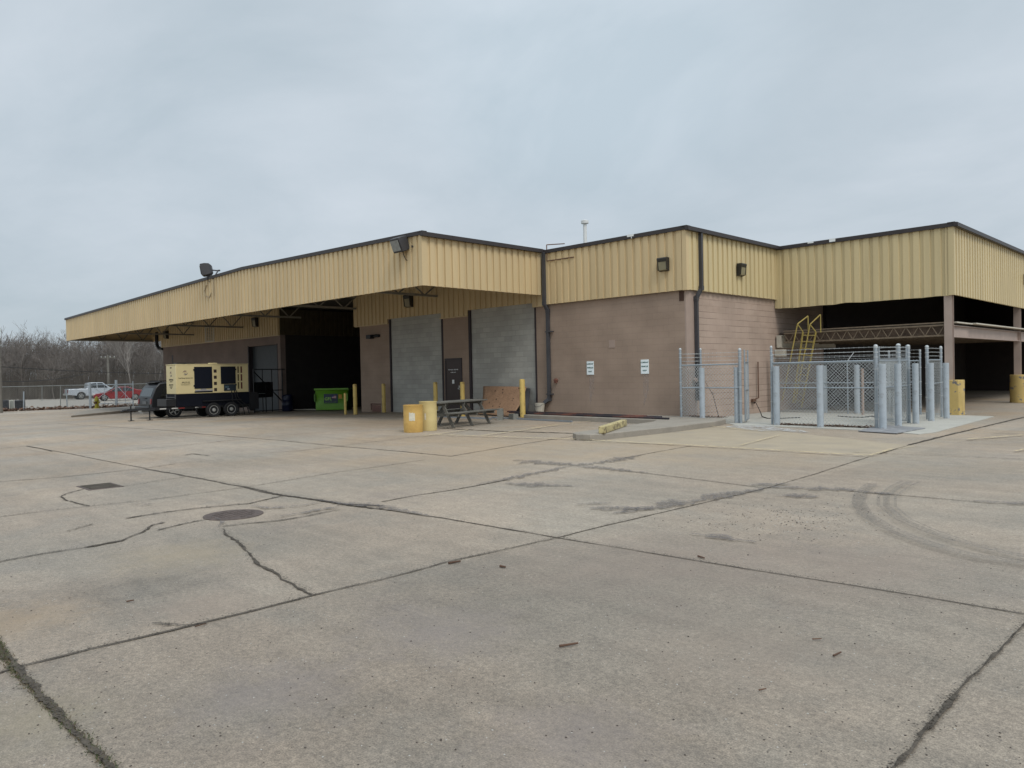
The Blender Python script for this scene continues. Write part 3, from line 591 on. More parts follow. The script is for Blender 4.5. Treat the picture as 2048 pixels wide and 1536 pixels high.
for a_ in ((-12.60, -12.446, YF-.134, YF+.02, 4.01, 5.87, tanS), (-6.94, -6.774, 25.985, 26.12, 3.71, 5.83, tan2), (-18.58, -18.414, CY-.056, CY+.10, 4.36, 5.95, tanS), (-12.56, -12.44, 25.98, 26.06, 3.72, 5.85, tan2)):
    part(MB().box(*a_[:6]), 'corner_trim', a_[6])
# --- copings, gutters, roofs
cp = MB()
part(MB().box(-18.28, -12.40, YF-.17, YF+.06, 5.84, 5.965), 'coping', brown, smooth=0); part(MB().box(-12.56, -6.74, 25.94, 26.16, 5.80, 5.93), 'coping', brown, smooth=0)
def ribbon(mb, X0, X1, y0, y1, dz0, dz1):
    a = [X0, -45, -30.7, X1]
    for p, q in zip(a, a[1:]):
        mb.add([(p, y0, ZR(p)+dz0), (q, y0, ZR(q)+dz0), (q, y1, ZR(q)+dz0), (p, y1, ZR(p)+dz0), (p, y0, ZR(p)+dz1), (q, y0, ZR(q)+dz1), (q, y1, ZR(q)+dz1), (p, y1, ZR(p)+dz1)], [(0,3,2,1),(4,5,6,7),(0,1,5,4),(1,2,6,5),(2,3,7,6),(3,0,4,7)])
ribbon(cp, -57.15, -18.34, CY-.09, CY+.10, -.115, .01)
cp.box(-57.12, -56.95, CY+.1, YF, 5.77, 5.89)
part(cp, 'coping', brown, smooth=0)
gt_ = MB()
for x0, y0, y1, z1 in ((CX1+.045, CY-.1, YF-.1, 6.0), (-12.45, YF-.20, 25.95, 5.94), (-6.78, 25.92, 56, 5.92)):
    gt_.box(x0, x0+.015, y0, y1, z1-.12, z1); gt_.box(x0+.012, x0+.13, y0, y1, z1-.13, z1-.115); gt_.box(x0+.118, x0+.133, y0, y1, z1-.13, z1-.01)
    gt_.box(x0-.16, x0+.05, y0, y1, z1, z1+.02); gt_.box(x0+.012, x0+.12, y0, y0+.01, z1-.12, z1)
part(gt_, 'gutter', brown, smooth=0)
part(MB().box(-14.6, -14.35, YF-.19, YF+.07, 5.90, 5.975).box(-14.45, -14.42, YF-.18, YF-.17, 5.84, 5.95), 'torn_flashing', white)
part(MB().box(-11.3, -11.1, 25.92, 26.17, 5.88, 5.94), 'torn_flashing', white); part(MB().box(-10.55, -10.35, 25.92, 26.17, 5.83, 5.94), 'torn_flashing', white)
rf = MB()
rf.box(-56.9, -18.5, CY+.12, 34, 5.42, 5.5)
ribbon(rf, -56.95, -18.5, CY+.1, YF+.1, -.16, -.12)
part(rf, 'canopy_roof', deckM, smooth=0)
part(MB().box(-55, -12.6, YF+.08, 48, 5.72, 5.80).box(-12.62, -6.95, 26.2, 56, 5.66, 5.74), 'roof', roofM, smooth=0)
# purlin lines of the deck underside
mb = MB()
for k in range(9): mb.box(-56.8, -18.6, CY+.3+k*.6, CY+.38+k*.6, 5.36, 5.42)
part(mb, 'deck_ribs', deckM, smooth=0)
def truss(mb, p0, p1, zb, zt, bays, r=.035, ch=.07):
    p0 = Vector((*p0, 0)); p1 = Vector((*p1, 0)); up = Vector((0,0,1))
    mb.bar(p0+up*zb, p1+up*zb, ch, ch); mb.bar(p0+up*zt, p1+up*zt, ch, ch)
    for i in range(bays):
        a = p0.lerp(p1, i/bays); m_ = p0.lerp(p1, (i+.5)/bays); b = p0.lerp(p1, (i+1)/bays)
        mb.bar(a+up*zt, m_+up*zb, r, r); mb.bar(m_+up*zb, b+up*zt, r, r)
for X, zb in ((-56.75, 4.42), (-49.4, 4.5), (-42.3, 4.58), (-35.6, 4.7), (-30.46, 4.78), (-24.4, 4.85)):
    mb = MB(); truss(mb, (X, CY+.1), (X, YF-.12), zb, 5.32, 4, .05, .09); part(mb, 'canopy_truss', trussM, smooth=0)
part(MB().box(-57.0, -56.85, CY+.02, YF, 4.365, 4.46), 'edge_beam', trussM)
mb = MB(); mb.box(-36.0, -25.0, CY+2.6, CY+2.75, 4.98, 5.08); 
for x in (-31.5, -28.2): mb.box(x, x+.5, CY+2.5, CY+2.85, 4.86, 4.98)
part(mb, 'ceiling_conduit', trussM)
# --- downspouts
def downspout(name, pts, wd=.11, clamps=()):
    mb = MB()
    for a, b in zip(pts, pts[1:]): mb.bar(a, b, wd, wd*.8, up=(0, 1, 0))
    for p in pts[1:-1]: mb.box(p[0]-.062, p[0]+.062, p[1]-.058, p[1]+.058, p[2]-.07, p[2]+.07)
    o = part(mb, name, gutter)
    for p in clamps: MB().box(*p).build('clamp', gutter, o)
downspout('downspout', [(-18.30, YF-.16, 5.9), (-18.30, YF-.17, 4.05), (-18.24, YF-.07, 3.8), (-18.24, YF-.07, .62), (-18.42, YF-.16, .48)], .12, [(-18.34, -18.02, YF-.13, YF-.02, 3.02, 3.06), (-18.34, -18.06, YF-.13, YF-.02, .78, .82)])
downspout('downspout', [(-12.40, 20.72, 5.85), (-12.40, 20.72, 4.1), (-12.50, 20.58, 3.78), (-12.50, 20.58, .62)], .11)
part(MB().tube([(-55.9, YF-.12, 5.0), (-55.9, YF-.12, 4.1), (-55.6, YF-.1, 3.85), (-55.15, YF+.02, 3.8)], .12, 10), 'downspout', blk)
part(MB().cyl((-12.50, 20.43, 1.25), (-12.44, 20.43, 1.25), .075, 14).cyl((-12.56, 20.43, 1.25), (-12.42, 20.43, 1.25), .03, 8), 'hose_valve', beige)
part(MB().cyl((-17.93, YF-.1, 1.3), (-17.93, YF, 1.3), .06, 12).cyl((-17.93, YF-.15, 1.3), (-17.93, YF, 1.3), .03, 10).box(-17.98, -17.88, YF-.09, YF-.02, 1.2, 1.26), 'hose_valve', mat('red_oxide', (.16, .07, .05), .7))
part(MB().box(-15.55, -15.3, YF-.012, YF, 2.36, 2.62), 'blanked_plate', MATS['pilaster_paint'])
part(MB().tube([(-18.16, YF-.14, 5.56), (-18.16, YF-.14, 6.14), (-17.6, YF+.2, 6.14)], .018).tube([(-18.16, YF-.14, 5.56), (-16.9, YF-.14, 5.55)], .018), 'gas_pipe', mat('rusty_pipe', (.13, .07, .045), .7, var=.3))
part(MB().tube([(-12.5, 24.52, 1.8), (-12.5, 24.52, .55), (-12.5, 24.2, .5), (-12.5, 24.2, .35)], .022).box(-12.56, -12.48, 24.1, 24.3, .42, .52), 'conduit', MATS['rusty_pipe'])
# roof flue
fl = MB(); fl.cyl((-19.7, 24, 5.7), (-19.7, 24, 7.66), .075, 14)
fo = part(fl, 'flue', mat('flue_white', (.62, .62, .60), .5, var=.1, dirt=(.3, .28, .26), dscale=5)); MB().lathe((-19.7, 24, 7.62), [(.09, 0), (.155, .02), (.155, .13), (.09, .16)], 16).build('flue_cap', MATS['flue_white'], fo)
# --- wall packs (lamps) : local box with sloped lens
def wallpack(c, nrm, s=1.):
    nx, ny = nrm; c = Vector(c); n_ = Vector((nx, ny, 0)); a = Vector((-ny, nx, 0))
    def q(u, v, w2): return c+a*u*s+n_*v*s+Vector((0,0,1))*w2*s
    mb = MB()
    prof = [(0, -.24), (.04, -.24), (.05, .06), (.20, .10), (.22, .20), (.20, .24), (0, .24)]
    vs = [q(-.2, v, z) for v, z in prof]+[q(.2, v, z) for v, z in prof]; n2 = len(prof)
    mb.add(vs, [tuple(range(n2)), tuple(range(2*n2-1, n2-1, -1))]+[(i, (i+1) % n2, (i+1) % n2+n2, i+n2) for i in range(n2)])
    for sg in (-.2, .17):
        mb.add([q(sg, .04, -.24), q(sg+.03, .04, -.24), q(sg+.03, .17, -.2), q(sg, .17, -.2), q(sg, .04, .08), q(sg+.03, .04, .08), q(sg+.03, .2, .1), q(sg, .2, .1)], [(0,3,2,1),(4,5,6,7),(0,1,5,4),(1,2,6,5),(2,3,7,6),(3,0,4,7)])
    o = part(mb, 'wall_lamp', mat('lamp_housing', (.03, .027, .022), .5))
    l_ = MB(); prof = [(.045, -.22), (.15, -.2), (.185, .09), (.05, .06)]
    vs = [q(-.165, v, z) for v, z in prof]+[q(.165, v, z) for v, z in prof]
    l_.add(vs, [(0,1,2,3), (7,6,5,4), (0,4,5,1), (1,5,6,2), (2,6,7,3), (3,7,4,0)]); l_.build('lens', lensM, o)
for c in ((-13.23, YF-.12, 4.86), (-26.26, YF-.09, 4.79), (-40.58, YF-.1, 4.76), (-53.94, YF-.1, 4.71)): wallpack(c, (0, -1), .86 if c[0] > -20 else 1.1)
for c in ((-12.46, 23.23, 4.87), (-6.79, 35.5, 4.85)): wallpack(c, (1, 0), .86)
# --- floodlights on the canopy edge
def flood(c, base, tgt, s=1.):
    c = Vector(c); d = (Vector(tgt)-c).normalized(); r = d.cross(Vector((0,0,1))).normalized(); u = r.cross(d)
    def q(a, b, e_): return c+r*a*s+u*b*s+d*e_*s
    mb = MB()
    sect = [(.30, .27, .2), (.31, .28, .0), (.29, .25, -.18), (.2, .17, -.27)]
    vs = []
    for w1, h1, e_ in sect: vs += [q(-w1, -h1, e_), q(w1, -h1, e_), q(w1, h1, e_), q(-w1, h1, e_)]
    fs = [(0,1,2,3), (15,14,13,12)]
    for k in range(3):
        for i in range(4): fs.append((4*k+i, 4*k+(i+1) % 4, 4*k+4+(i+1) % 4, 4*k+4+i))
    mb.add(vs, fs); 
    hd = part(mb, 'floodlight', mat('flood_housing', (.045, .043, .045), .5, var=.15), bevel=.02)
    MB().add([q(-.25, -.2, .222), q(.25, -.2, .222), q(.25, .2, .222), q(-.25, .2, .222), q(-.25, -.2, .232), q(.25, -.2, .232), q(.25, .2, .232), q(-.25, .2, .232)], [(0,3,2,1),(4,5,6,7),(0,1,5,4),(1,2,6,5),(2,3,7,6),(3,0,4,7)]).build('flood_glass', mat('flood_lens', (.22, .23, .22), .12, spec=.8, var=.2, vscale=8), hd)
    b = MB(); b.bar(q(.0, -.05, -.25), q(.1, -.1, -.5), .07*s, .05*s); b.cyl(q(.1, -.1, -.5), base, .03, 8); b.cyl(q(.08, -.1, -.5), q(.2, -.08, -.56), .04, 8); b.build('bracket', MATS['flood_housing'], hd)
    b = MB(); p0 = q(-.05, -.25, .0); b.tube([p0, p0+Vector((.03, .0, -.14)), p0+Vector((.10, .02, -.28)), p0+Vector((.13, .06, -.33))], .012, 6); b.build('cable', rubber, hd)
flood((-19.30, CY-.22, 5.72), (-18.85, CY-.06, 5.6), (-19.6, 6.5, 2.6), .84)
flood((-34.15, CY-.12, 6.58), (-33.55, CY-.07, 6.1), (-37.4, 9.0, 5.6), .98)
part(MB().tube([(-33.5, CY-.07, 6.1), (-33.5, CY-.07, 5.35)], .02).tube([(-34.3, CY-.06, 5.9), (-34.5, CY-.07, 5.65), (-34.4, CY-.07, 5.42), (-34.0, CY-.06, 5.32), (-33.8, CY-.06, 5.5)], .018), 'conduit', mat('weathered_conduit', (.30, .24, .16), .7))
# small old flood on the pier
o = part(MB().box(-29.45, -29.1, YF-.28, YF-.06, 3.3, 3.48).cyl((-28.95, YF-.12, 3.42), (-28.7, YF-.05, 3.42), .07, 10).cyl((-29.2, YF-.15, 3.4), (-28.8, YF-.1, 3.42), .03, 8), 'pier_floodlight', blk, bevel=.02)
part(MB().box(-29.45, -28.8, YF-.02, YF, -.08, .22).tube([(-29.5, YF-.04, .0), (-29.5, YF-.04, .28), (-28.75, YF-.04, .28)], .02), 'heater_box', mat('rust_box', (.17, .09, .07), .7, var=.2))
# --- open shed on the right
st = MB()
def hbeam(x, y, z0, z1, m=beige, s=.1):
    mb = MB(); mb.box(x-.11, x+.11, y-s, y-s+.015, z0, z1); mb.box(x-.11, x+.11, y+s-.015, y+s, z0, z1); mb.box(x-.008, x+.008, y-s+.015, y+s-.015, z0, z1); return mb
for y in (26.15, 35.2, 44.3, 53.4): part(hbeam(-6.98, y, .0, 3.9), 'column', beige)
for y0, y1 in ((26.26, 35.1), (35.3, 44.2), (44.4, 53.3)):
    mb = MB(); mb.box(-7.05, -6.87, y0, y1, 2.42, 2.44); mb.box(-7.05, -6.87, y0, y1, 2.77, 2.79); mb.box(-6.967, -6.953, y0, y1, 2.44, 2.77); part(mb, 'girder', beige)
part(MB().box(-6.99, -6.70, 28.1, 56, 2.87, 2.91).box(-6.99, -6.80, 26.3, 28.1, 2.86, 2.90), 'deck_edge', cream)
part(MB().box(-12.55, -7.0, 26.3, 50, 2.80, 2.85), 'mezzanine_deck', mat('mezz_deck', (.07, .055, .045), .8, var=.3))
mb = MB(); truss(mb, (-12.3, 26.12), (-7.1, 26.12), 2.48, 2.80, 14, .022, .05); mb.box(-12.3, -7.1, 26.09, 26.15, 2.86, 2.90); part(mb, 'joist', rustT, smooth=0)
part(MB().box(-12.3, -7.1, 26.24, 26.28, 2.52, 2.79), 'edge_board', mat('edge_board_brown', (.10, .07, .05), .9, var=.4, vscale=5))
for k in range(1, 8):
    mb = MB(); truss(mb, (-12.3, 26.12+k*1.5), (-7.1, 26.12+k*1.5), 2.48, 2.78, 14, .022, .05); part(mb, 'joist', rustT, smooth=0)
mb = MB(); mb.box(-12.52, -12.34, 26.0, 31.0, 2.30, 2.32); mb.box(-12.52, -12.34, 26.0, 31.0, 2.72, 2.74); mb.box(-12.44, -12.42, 26.0, 31, 2.32, 2.72); mb.box(-12.52, -12.34, 25.98, 26.0, 2.30, 2.74); part(mb, 'bearing_beam', cream)
part(MB().box(-12.56, -12.25, 25.9, 26.2, 1.98, 2.24), 'beam_bracket', cream)
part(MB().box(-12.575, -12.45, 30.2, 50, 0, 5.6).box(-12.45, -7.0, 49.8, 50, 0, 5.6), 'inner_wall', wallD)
for y, h in ((26.15, 1.09), (35.2, 1.1), (44.3, 1.1)):
    g_ = thing('column_guard', 'chipped yellow concrete guard around the shed corner column by the fence' if y < 27 else ('yellow concrete guard around the second shed column at the right edge' if y < 40 else 'yellow concrete guard around the far shed column'), 'column guard', (-6.95, y, 0), 0, 'concrete guards round the shed columns')
    pr_ = [(-.31, -.2), (-.2, -.31), (.2, -.31), (.31, -.2), (.31, .2), (.2, .31), (-.2, .31), (-.31, .2)]
    sc_ = 1.0 if y < 27 else 1.25
    if y < 27: MB().prism([(-6.84+a*.78*sc_, y-.02+b*.70*sc_) for a, b in pr_], 0, h).build('guard_body', yelD, g_, bevel=.015)
    else: MB().cyl((-6.93, y, 0), (-6.93, y, h), .33, 20).build('guard_body', yelD, g_, bevel=.015)

# ------------------------------------------------------------------ small yard things
def bollard(name, label, cat, x, y, z0, h, r, m, grp, dome=.05, n=18):
    t = thing(name, label, cat, (x, y, z0), 0, grp)
    MB().lathe((x, y, z0), [(r, -.1), (r, h-dome), (r*.96, h-dome*.45), (r*.72, h-dome*.1), (r*.3, h)], n).build('pipe', m, t)
    return t
yb = 'yellow steel bollards in front of the loading wall'
for X_, lab in (((691, 829, 746+40), 'short slim yellow bollard directly in front of the green dumpster'), ((711, 829, 768), 'tall yellow bollard just right of the green dumpster'),
                ((768, 821, 767), 'yellow bollard beside the rusty box at the foot of the brown pier'), ((549, 820, 769), 'yellow bollard in front of the dark roll-up door near the generator'),
                ((872, 834, 764), 'yellow bollard behind the barrels in front of the left grey block opening'), ((926, 836, 763.5), 'chipped yellow bollard in front of the brown steel door')):
    bx, by, ty = X_; p = at(bx, by)
    slim = 'slim' in lab
    if bx == 768: p = ony(bx, by, 19.75); p.z = zg(p.x)
    if bx in (872, 926): p = at(bx, by, 0); p = ony(bx, by, 18.6); p.z = 0
    tp = ray(bx, ty); tt = p.xy.length/Vector((tp.x, tp.y)).length; h = 1.6+tp.z*tt - p.z
    bollard('bollard', lab, 'bollard', p.x, p.y, p.z, h, .055 if slim else .085, yel, yb)
p = at(1045, 827, .15); p = ony(1045, 800, 18.55)
bollard('bollard', 'clean yellow bollard on the kerb beside the leaning brown board', 'bollard', p.x, 18.55, .15, 1.22, .095, yel, yb)
# drums
def drum(label, px_, py_, r, h, m, grp):
    p = at(px_, py_); p += (Vector((p.x, p.y, 0)).normalized()*r)
    t = thing('barrel', label, 'barrel', p, 0, grp)
    MB().lathe(p, [(r*.97, .0), (r, .02), (r, h*.33), (r*1.004, h*.345), (r, h*.36), (r, h*.65), (r*1.004, h*.665), (r, h*.68), (r, h-.03), (r*1.025, h-.02), (r*1.025, h), (r*.97, h), (r*.965, h-.04), (r*.9, h-.3)], 32).build('drum', m, t)
    d = (-Vector((p.x, p.y, 0)).normalized()); 
    return t, p, d
dA = mat('drum_orange', (.58, .37, .11), .5, var=.1, vscale=3, dirt=(.30, .14, .04), dscale=3.2, dpos=(.5, .75), damt=.6)
dB = mat('drum_pale', (.60, .48, .22), .5, var=.08, vscale=3, dirt=(.35, .2, .08), dscale=4, dpos=(.6, .8), damt=.5)
t2, p2_, d2 = drum('taller pale yellow plastic barrel standing behind the rusty one', 857, 862, .25, .83, dB, 'yellow barrels by the picnic table')
t1, p1_, d1 = drum('squat yellow barrel with rusty rim and torn white label', 827, 865.5, .27, .76, dA, 'yellow barrels by the picnic table')
mb = MB()
a0 = math.atan2(d1.y, d1.x)
vs = []
for i in range(9):
    a = a0-.42+i*.075; jz = rnd.uniform(-.012, .012)
    for z in (.33+jz, .56-i*.003+jz): vs.append((p1_.x+cos(a)*.276, p1_.y+sin(a)*.276, z))
mb.add(vs, [(2*i, 2*i+2, 2*i+3, 2*i+1) for i in range(8)]); mb.build('paper_label', mat('torn_paper', (.62, .58, .47), .9, var=.2, vscale=10), t1, fix=False)
mb = MB(); vs = []
a0 = math.atan2(d2.y, d2.x)
for i in range(4):
    a = a0-.42+i*.06
    for z in (.32, .5): vs.append((p2_.x+cos(a)*.256, p2_.y+sin(a)*.256, z))
mb.add(vs, [(2*i, 2*i+2, 2*i+3, 2*i+1) for i in range(3)]); mb.build('paper_label', MATS['torn_paper'], t2, fix=False)

# picnic table
wood = mat('weathered_wood', (.115, .108, .092), .85, var=.25, vscale=2.2, fine=.25, fscale=30, stretch=(9, .8, 9), bump=.4)
pt = thing('picnic_table', 'weathered grey wooden picnic table beside the yellow barrels', 'picnic table', (-17.8, 15.2, 0), radians(13))
def plank(name, x0, x1, z0, z1, y0=-1.25, y1=1.25): MB().box(x0, x1, y0, y1, z0, z1).build(name, wood, pt, world=False, bevel=.006)
for i in range(5): plank('top_board', -.38+i*.153, -.235+i*.153, .725, .765)
for sx in (-1, 1):
    for k in range(2): x = sx*(.60+k*.15); plank('seat_board', x-.07, x+.07, .42, .458)
for y in (-.95, .0, .95):
    MB().box(-.36, .36, y-.02, y+.02, .64, .725).build('top_batten', wood, pt, world=False)
    MB().box(-.80, .80, y+.02, y+.06, .335, .42).build('seat_beam', wood, pt, world=False)
    for sx in (-1, 1): MB().bar((sx*.24, y-.021, .72), (sx*.66, y-.021, 0), .09, .04, up=(0, 1, 0)).build('leg', wood, pt, world=False)
for s_ in (-1, 1): MB().bar((0, s_*.9, .36), (0, s_*.45, .70), .04, .09).build('brace', wood, pt, world=False)

# brown board with holes leaning on the blocked doorway
hb = mat('oriented_strand_board', (.29, .175, .105), .85, var=.14, vscale=5, fine=.3, fscale=35, bump=.4, dirt=(.42, .27, .18), dscale=7, dpos=(.6, .8), damt=.4)
bt = thing('leaning_board', 'large reddish brown strand board full of holes leaning on grey blocks', 'board', (-20.4, 19.6, 0))
A, B, Cc, D_ = ony(956, 828, 19.35), ony(1024, 833, 19.05), ony(1053, 774, 20.03), ony(967, 772.5, 20.05)
n_u, n_v = 16, 10; vs = []
nv = (B-A).cross(D_-A).normalized()
for j in range(n_v+1):
    for i in range(n_u+1):
        u, v = i/n_u, j/n_v; q = A.lerp(B, u).lerp(D_.lerp(Cc, u), v)
        q += nv*(-.10*sin(pi*v)*(1 if True else 0)) + nv*.02*noise.noise(q*2)
        vs.append(q)
fs = [(j*(n_u+1)+i, j*(n_u+1)+i+1, (j+1)*(n_u+1)+i+1, (j+1)*(n_u+1)+i) for j in range(n_v) for i in range(n_u)]
mb = MB().add(vs, fs); o = mb.build('sheet', hb, bt, fix=False); sl = o.modifiers.new('thick', 'SOLIDIFY'); sl.thickness = .02; sl.offset = 1
mb = MB()
for u, v in ((.1,.62),(.09,.7),(.3,.85),(.48,.9),(.49,.8),(.85,.95),(.33,.33),(.36,.58),(.51,.32),(.5,.42),(.78,.62),(.77,.56),(.85,.42),(.84,.3),(.74,.2),(.3,.12),(.64,.78),(.2,.45)):
    q = A.lerp(B, u).lerp(D_.lerp(Cc, u), v) + nv*(-.10*sin(pi*v)); s_ = -1 if nv.y > 0 else 1
    off = nv*(-.006 if nv.y > 0 else .006); mb.cyl(q+off*4, q-off*4, .026, 8)
mb.build('holes', blk, bt)
# tarred second sheet behind it
mb = MB().add([B+Vector((.06,.25,0)), B+Vector((.35,.45,.0)), Cc+Vector((.16,.02,-.06)), Cc+Vector((-.3,.04,-.03))], [(0,1,2,3)]); o = mb.build('backing_sheet', mat('tar_sheet', (.03, .03, .033), .7), bt, fix=False); sl = o.modifiers.new('thick', 'SOLIDIFY'); sl.thickness = .015
# concrete blocks
def cinder(label, x, y, rz, upright):
    t = thing('concrete_block', label, 'concrete block', (x, y, 0), rz, 'concrete blocks left beside the picnic table')
    mb = MB(); L_, W_, H_ = .39, .19, .19
    mb.box(-L_/2, L_/2, -W_/2, -W_/2+.035, 0, H_); mb.box(-L_/2, L_/2, W_/2-.035, W_/2, 0, H_)
    for a in (-L_/2, -.018, L_/2-.035): mb.box(a, a+.035, -W_/2+.035, W_/2-.035, 0, H_)
    fn = (lambda p: Vector((p.z-H_/2, p.y, p.x+L_/2))) if upright else (lambda p: Vector((p.x, p.y, p.z)))
    mb.build('body', mat('block_grey', (.20, .195, .17), .9, var=.1, fine=.2, bump=.4), t, world=False, fn=fn)
p = at(1001, 840); cinder('upright concrete block with its two cells facing the picnic table', p.x, p.y, radians(35), True)
p = at(1023, 839); cinder('concrete block lying on its side next to the upright one', p.x, p.y+.1, radians(-20), False)
# steel pipes on the kerb, tubing on the ground
pm_ = mat('dark_pipe', (.035, .03, .035), .45, .3, var=.3, vscale=2, dirt=(.22, .08, .05), dscale=1.2, dpos=(.5, .65), damt=.8)
pg = 'long steel pipes and bars lying along the kerb'
for k, (a, b, r, z, lab) in enumerate((((-19.6, 19.25), (-13.35, 19.05), .035, .185, 'long rusty pipe lying nearest the wall on the kerb'), ((-19.2, 18.95), (-12.6, 18.72), .04, .19, 'thick black pipe lying along the middle of the kerb'),
        ((-18.7, 18.72), (-12.2, 18.5), .03, .18, 'thin dark pipe lying along the front edge of the kerb'))):
    mb = MB(); mb.cyl((*a, z), (*b, z), r, 10); tag(mb.build('pipe', pm_), lab, 'pipe', pg)
tag(MB().bar((-19.4, 18.28, .03), (-15.4, 17.95, .03), .05).build('channel_bar', mat('grey_channel', (.26, .28, .30), .5, .3)), 'pale grey metal bar lying on the ground below the kerb', 'bar', pg)
tag(MB().bar((-22.9, 17.85, .03), (-18.9, 17.75, .03), .06).build('channel_bar', MATS['grey_channel']), 'pale grey metal bar lying behind the picnic table', 'bar', pg)
# bucket under the downspout
bk = thing('bucket', 'old cream bucket under the downspout on the kerb', 'bucket', (-18.55, 19.85, .15))
MB().lathe((-18.55, 19.85, .15), [(.15, 0), (.185, .3), (.19, .33), (.17, .33), (.15, .05)], 20).build('pail', cream, bk); 
MB().tube([(-18.74, 19.85, .46), (-18.7, 19.7, .38), (-18.55, 19.65, .35), (-18.4, 19.7, .38), (-18.36, 19.85, .46)], .006, 5).build('handle', blk, bk)
# timber wheel stop on the island
wsT = thing('wheel_stop', 'flaking yellow timber wheel stop lying on the kerb island', 'wheel stop', (-11.3, 14.7, .15))
MB().bar((-10.83, 13.66, .235), (-11.83, 15.85, .235), .16, .17).build('timber', mat('flaking_yellow', (.44, .37, .19), .8, var=.2, vscale=5, dirt=(.10, .075, .05), dscale=7, dpos=(.5, .62), damt=.9, bump=.5), wsT, bevel=.02)

# signs
def wallsign(label, x0, x1, z0, z1):
    t = thing('parking_sign', label, 'sign', ((x0+x1)/2, YF-.02, z0), 0, 'company vehicle signs on the block wall')
    y = YF-.02; MB().box(x0, x1, y-.004, y+.018, z0, z1).build('plate', mat('sign_white', (.80, .86, .87), .4, var=.03), t, bevel=.002)
    g = mat('sign_green', (.015, .09, .07), .5, var=0); w_2 = (x1-x0); xc = (x0+x1)/2
    b = MB(); e_ = .012
    for a in ((x0+e_, x1-e_, z0+e_, z0+e_+.004), (x0+e_, x1-e_, z1-e_-.004, z1-e_), (x0+e_, x0+e_+.004, z0+e_+.004, z1-e_-.004), (x1-e_-.004, x1-e_, z0+e_+.004, z1-e_-.004)): b.box(a[0], a[1], y-.006, y-.004, a[2], a[3])
    b.build('border', mat('sign_border', (.5, .58, .57), .5), t)
    for s_, z in (('COMPANY', .80), ('VEHICLES', .52), ('ONLY', .24)): text('lettering', s_, .062, g, t, (xc, y-.006, z0+(z1-z0)*z), (1,0,0), (0,0,1), bold=.0018)
wallsign('left one of the two white COMPANY VEHICLES ONLY signs', -16.52, -16.22, 1.47, 1.93)
wallsign('right COMPANY VEHICLES ONLY sign, nearer the building corner', -14.27, -13.97, 1.47, 1.93)
# pale drips under the signs are runs of paint dust on the wall
dr = MB()
for xc in (-16.34, -14.1):
    for k in range(5):
        x = xc-.09+k*.045; dr.add([(x, YF-.003, 1.46), (x+.022, YF-.003, 1.46), (x+.03, YF-.003, .45+.12*k), (x-.004, YF-.003, .45+.12*k)], [(0,1,2,3)])
part(dr, 'chalk_streaks', alphamat('chalk_streak', (.42, .36, .33), .38, .6, 6, .6, (6, 6, 1)), fix=False)

# ------------------------------------------------------------------ chain-link enclosure
def clip_lines(L_, H_, sp):
    out_ = []
    k = -H_
    while k < L_:
        # rising line x = k + t, z = t
        t0 = max(0, -k); t1 = min(H_, L_-k)
        if t1 > t0: out_.append((k+t0, t0, k+t1, t1)); out_.append((L_-(k+t0), t0, L_-(k+t1), t1))
        k += sp
    return out_
def wiremesh(mb, p0, p1, z0, z1, sp=.10, r=.0043):
    p0 = Vector((*p0, 0)); p1 = Vector((*p1, 0)); L_ = (p1-p0).length; d = (p1-p0)/L_; nn = Vector((-d.y, d.x, 0)); up = Vector((0,0,1))
    for i, (a, za, b, zb) in enumerate(clip_lines(L_, z1-z0, sp)):
        o = nn*(.004 if i % 2 else -.004)
        A_ = p0+d*a+up*(z0+za)+o; B_ = p0+d*b+up*(z0+zb)+o; q = (B_-A_).normalized(); s1 = nn*r; s2 = q.cross(nn)*r
        mb.add([A_+s1, A_-s1*.5+s2*.87, A_-s1*.5-s2*.87, B_+s1, B_-s1*.5+s2*.87, B_-s1*.5-s2*.87], [(0,1,4,3), (1,2,5,4), (2,0,3,5)])
    k = 0
    while k < L_:                      # barbed selvage along the top
        a = p0+d*k+up*z1; mb.add([a-d*.004, a+d*.004, a+d*.012+up*.035, a+d*.004+up*.035], [(0,1,2,3)]); k += sp
    return mb
fg = 'chain-link fence bays of the galvanised enclosure'
def post(x, y, zb, zt, r=.032, lab=None, barb=0):
    t = thing('fence_post', lab, 'fence post', (x, y, zb), 0, 'galvanised posts of the enclosure')
    MB().cyl((x, y, zb-.05), (x, y, zt-.03), r, 14).build('tube', gal, t)
    MB().lathe((x, y, zt-.05), [(r*1.12, 0), (r*1.15, .03), (r*.8, .055), (r*.3, .065)], 14).build('cap', galm, t)
    mb = MB()
    for z in ([.25, .65, 1.05, 1.5]+([1.80, 1.92, 2.04] if barb else [])): mb.cyl((x, y, zb+z-.012), (x, y, zb+z+.012), r*1.22, 12)
    mb.build('bands', galm, t)
